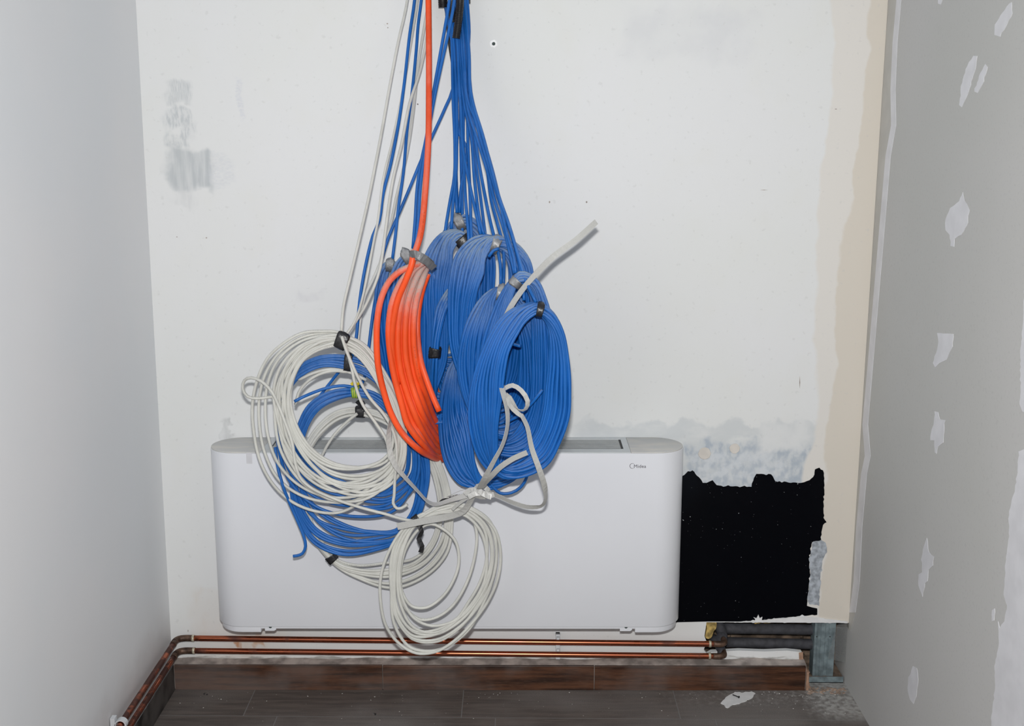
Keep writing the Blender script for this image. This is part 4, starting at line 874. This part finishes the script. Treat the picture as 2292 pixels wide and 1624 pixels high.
# big white coil
w1y = -.328
cw1 = Coil([(764, 778, 760, 745, w1y), (800, 800, 812, 765, w1y), (838, 850, 858, 822, w1y), (866, 910, 895, 890, w1y), (877, 965, 912, 960, w1y), (872, 1005, 912, 1030, w1y), (848, 1030, 885, 1090, w1y), (800, 1042, 820, 1130, w1y),
            (745, 1032, 740, 1125, w1y), (700, 1002, 678, 1085, w1y), (668, 955, 628, 1015, w1y), (653, 900, 608, 940, w1y), (658, 850, 603, 875, w1y), (682, 805, 622, 818, w1y), (715, 784, 668, 768, w1y), (742, 778, 715, 748, w1y)], 15, RW, 11, wob=.34, tmax=.02)
ew1 = coil_thing('big white cable coil, outermost at left, with shiny black tape at top', 'cable coil', GL, (760, 757, w1y))
cw1.build(M['white'], ew1,
    extra=[([(760, 744), (720, 741), (680, 744), (640, 764), (600, 800), (576, 850), (565, 905), (568, 965), (582, 1030), (610, 1082), (650, 1120), (700, 1142), (755, 1147), (805, 1125), (850, 1085), (890, 1040), (905, 980), (895, 915), (870, 850), (820, 780)], w1y+.008),
           ([(760, 748), (715, 746), (672, 756), (628, 786), (597, 830), (582, 880), (580, 940), (592, 1010), (622, 1070), (668, 1105), (725, 1122), (790, 1120), (850, 1090), (895, 1030), (908, 960), (890, 890), (850, 820), (805, 770)], w1y+.012),
           ([(762, 752), (712, 752), (665, 768), (622, 806), (600, 856), (594, 910), (600, 975), (622, 1035), (665, 1082), (720, 1108), (785, 1112), (845, 1075), (885, 1015), (898, 950), (880, 880), (840, 815), (800, 772)], w1y+.006)],
    extra_open=[([(640, 888), (606, 888), (577, 891), (554, 887), (543, 868), (547, 851), (562, 845), (585, 853), (608, 876), (623, 906), (638, 944), (654, 990), (661, 1036), (673, 1070), (699, 1093), (749, 1116), (806, 1135), (863, 1150), (905, 1162), (945, 1168)],
                 [w1y+.01, w1y+.005, w1y, w1y, w1y, w1y, w1y-.01, w1y-.014, w1y-.018]+[w1y-.02]*11),
                ([(765, 752), (772, 775), (785, 808), (802, 845), (828, 890), (858, 925), (876, 955), (886, 985), (888, 1020), (884, 1070), (882, 1110), (880, 1125), (888, 1137), (900, 1136), (912, 1128)], [w1y-.015]*15),
                ([(772, 768), (787, 822), (795, 860), (812, 905), (840, 945), (865, 985), (872, 1030)], [w1y-.012]*7)])
cw1.tape(.05, .032, M['tape'], ew1, peak=.004)
lead(ew1, [(912, 0), (892, 92), (874, 185), (852, 308), (834, 400), (826, 440), (805, 532), (783, 625), (769, 686), (764, 748)], -.045, w1y, RW, 'white')
lead(ew1, [(935, 0), (923, 77), (902, 200), (880, 308), (858, 400), (845, 499), (838, 532), (823, 612), (814, 655), (800, 706), (785, 735), (770, 755)], -.035, w1y+.01, RW*.8, 'white')
lead(ew1, [(962, 0), (956, 80), (940, 160), (917, 231), (899, 323), (880, 400), (866, 493), (860, 540), (851, 600), (838, 640), (815, 690), (790, 728), (772, 752)], -.04, w1y+.015, RW, 'white')
# lowest white coil, bottom centre
w3y = -.330
cw3 = Coil([(1000, 1150, 1010, 1120, w3y), (1040, 1160, 1052, 1130, w3y), (1072, 1195, 1100, 1165, w3y), (1082, 1245, 1122, 1225, w3y), (1072, 1300, 1118, 1295, w3y), (1045, 1345, 1092, 1357, w3y), (1010, 1378, 1048, 1415, w3y),
            (965, 1394, 985, 1456, w3y), (928, 1380, 920, 1452, w3y), (902, 1335, 882, 1400, w3y), (896, 1280, 870, 1320, w3y), (906, 1225, 872, 1245, w3y), (928, 1180, 895, 1190, w3y), (962, 1155, 940, 1150, w3y)], 8, RW*1.02, 55, wob=.34, tmax=.028)
ew3 = coil_thing('lowest white cable coil, hanging in front of the unit down to the copper pipes', 'cable coil', None, (1000, 1135, w3y))
cw3.build(M['white'], ew3,
    extra=[([(965, 1172), (1000, 1189), (1021, 1214), (1027, 1257), (1014, 1300), (989, 1336), (954, 1359), (922, 1356), (902, 1329), (896, 1293), (904, 1239), (921, 1204), (940, 1182)], w3y+.006),
           ([(1010, 1150), (1050, 1150), (1066, 1186), (1064, 1236), (1046, 1300), (1014, 1354), (979, 1380), (943, 1386), (914, 1368), (896, 1336), (890, 1290), (898, 1230), (925, 1180)], w3y+.004),
           ([(990, 1140), (940, 1152), (900, 1186), (868, 1239), (852, 1293), (852, 1346), (864, 1400), (893, 1439), (932, 1461), (975, 1458), (1015, 1435), (1060, 1390), (1095, 1340), (1115, 1290), (1120, 1230), (1105, 1180), (1065, 1145), (1030, 1132)], w3y-.004)])
cw3.tape(12.6, .020, M['tape'], ew3)
vv, ff = ribbon([(938, 1176), (944, 1190), (937, 1205), (945, 1222), (941, 1236)], w3y-.022, .013, [10, 35, 10, 25, 10]); mesh_obj('tape_flap', vv, ff, M['tape'], ew3)
# printed label caught on its top
o = MB().prism([P(x, y, w3y-.02) for x, y in ((1003, 1109), (1024, 1105), (1026, 1113), (1005, 1118))], (0, -.0006, 0)).obj('printed_label', M['strap'], ew3)
lp = P(1005.5, 1115.5, w3y-.0212)
lt = text_mesh('MdVSX', .0095, (0, 0, 0), M['ink'], None, 'label_lettering', .0002); lt.parent = o; lt.matrix_parent_inverse = Matrix(); lt.location = Vector(lp)-wloc(ew3); lt.rotation_euler = (0, math.radians(-12), 0)
vv, ff = ribbon([(982, 1126), (990, 1118), (1003, 1116), (1018, 1115)], w3y-.021, .005, 0); mesh_obj('label_edge', vv, ff, M['tape'], ew3)

# ------------------------------------------------------------------ packing strap
es = empty('packing_strap', P(1075, 1098, -.42), 'pale plastic packing strap knotted below the blue coils with long loose tails', 'strap')
WS = .0148
def rb(name, px, Y, w, tw):
    vv, ff = ribbon(px, Y, w, tw); return mesh_obj(name, vv, ff, M['strap'], es)
ys = -.505
rb('strap_tail', [(1335, 496), (1291, 535), (1237, 575), (1200, 612), (1166, 652), (1140, 692), (1124, 730)], [-.40, -.42, -.44, -.46, -.468, -.465, -.455], WS, [10, 0, -12, 10, 20, 15, 10])
rb('strap_band', [(1104, 795), (1116, 835), (1125, 874), (1135, 915), (1136, 951), (1126, 992), (1104, 1034), (1085, 1069), (1073, 1092)], [-.43, -.46, -.52, -.545, -.55, -.55, -.55, -.53, -.48], WS, [10, 10, 25, 45, 55, 50, 35, 20, 20])
rb('strap_loop', [(1131, 868), (1147, 862), (1166, 873), (1181, 897), (1176, 916), (1160, 917), (1147, 899), (1136, 882), (1140, 905), (1158, 924), (1170, 932)], [-.55, -.56, -.57, -.57, -.56, -.55, -.545, -.545, -.55, -.555, -.555], WS*.8, [40, 30, 25, 10, 50, 60, 30, 20, 40, 30, 50])
rb('strap_band', [(1166, 926), (1180, 954), (1190, 1002), (1206, 1047), (1219, 1088), (1220, 1120), (1207, 1133), (1180, 1134), (1150, 1125), (1118, 1111), (1090, 1100)], [-.55, -.565, -.57, -.57, -.54, -.49, -.45, -.43, -.42, -.41, -.40], WS, [60, 50, 35, 20, 10, 55, 45, 25, 25, 35, 30])
rb('strap_tail', [(1180, 1012), (1152, 1024), (1122, 1043), (1097, 1068), (1077, 1092)], [-.57, -.57, -.56, -.53, -.46], WS, [15, 10, 10, 25, 30])
rb('strap_tail', [(1064, 1098), (1052, 1122), (1036, 1144), (1005, 1155), (950, 1165), (889, 1178)], [-.41, -.395, -.385, -.375, -.372, -.372], WS*1.3, [50, 30, 10, 0, 0, 0])
rb('strap_tail', [(873, 940), (870, 975), (873, 1010), (884, 1040), (905, 1066), (932, 1095), (958, 1122), (975, 1128), (1010, 1118), (1045, 1108)], [-.355, -.36, -.362, -.364, -.366, -.37, -.375, -.38, -.385, -.395], WS, [70, 30, 10, 30, 60, 72, 80, 70, 55, 30])
rb('strap_tail', [(1012, 1140), (1030, 1124), (1052, 1110)], [-.37, -.38, -.39], WS*.6, [20, 10, 20])
for q, yy, tw in (([(1058, 1104), (1070, 1088), (1086, 1090), (1095, 1103), (1084, 1112), (1066, 1110), (1056, 1102)], -.415, [20, 40, 10, 50, 20, 40, 20]),
                  ([(1048, 1112), (1064, 1104), (1080, 1103), (1098, 1108), (1106, 1106)], -.43, [10, 20, 10, 20, 30]),
                  ([(1070, 1082), (1074, 1098), (1088, 1108), (1100, 1112)], -.442, [30, 10, 30, 20]),
                  ([(1040, 1106), (1052, 1096), (1066, 1098), (1076, 1106)], -.422, [20, 40, 10, 30])):
    rb('knot', q, yy, WS*.95, tw)
t = Tubes(); t.add(spline(depth_path([(1000, 1112), (1020, 1102), (1040, 1095), (1062, 1094)], [-.36, -.37, -.38, -.40]), .01), .0007, sides=6); t.obj('thread', M['strap'], es)

# ------------------------------------------------------------------ corrugated conduits
def conduit(px, Y, r, label, pitch=.0044):
    pts = [(px[0][0], -300), (px[0][0], -150)]+list(px)
    Y_ = [Y]*len(pts) if not isinstance(Y, list) else [Y[0], Y[0]]+Y
    q = spline([P(a, b, y) for (a, b), y in zip(pts, Y_)], pitch/4)
    n = len(q); ph = np.cumsum(np.concatenate([[0], np.linalg.norm(np.diff(q, axis=0), axis=1)]))
    rad = r*(1+.10*np.sin(ph/pitch*2*math.pi))
    t = Tubes(); t.add(q, r, sides=16, radii=rad); o = t.obj('corrugated_conduit', M['conduit']); tag(o, label, 'conduit', 'corrugated conduits at the top')
    return o
conduit([(991, 0), (992, 17)], -.04, .0125, 'left black corrugated conduit, ending just inside the frame top')
conduit([(1030, 0), (1027, 40), (1021, 86)], -.098, .0105, 'middle black corrugated conduit, the long front one')
conduit([(1011, 0), (1012, 30), (1014, 50)], -.075, .0095, 'black corrugated conduit behind the blue cables, between left and middle ones')
conduit([(1042, 0), (1042, 8)], -.03, .0135, 'right black corrugated conduit, only its end showing')
conduit([(998, 0), (1001, 50), (1005, 90), (1010, 125), (1016, 162), (1024, 200), (1033, 225)], -.028, .0042, 'thin black corrugated sleeve running down behind the blue cables', .0036)
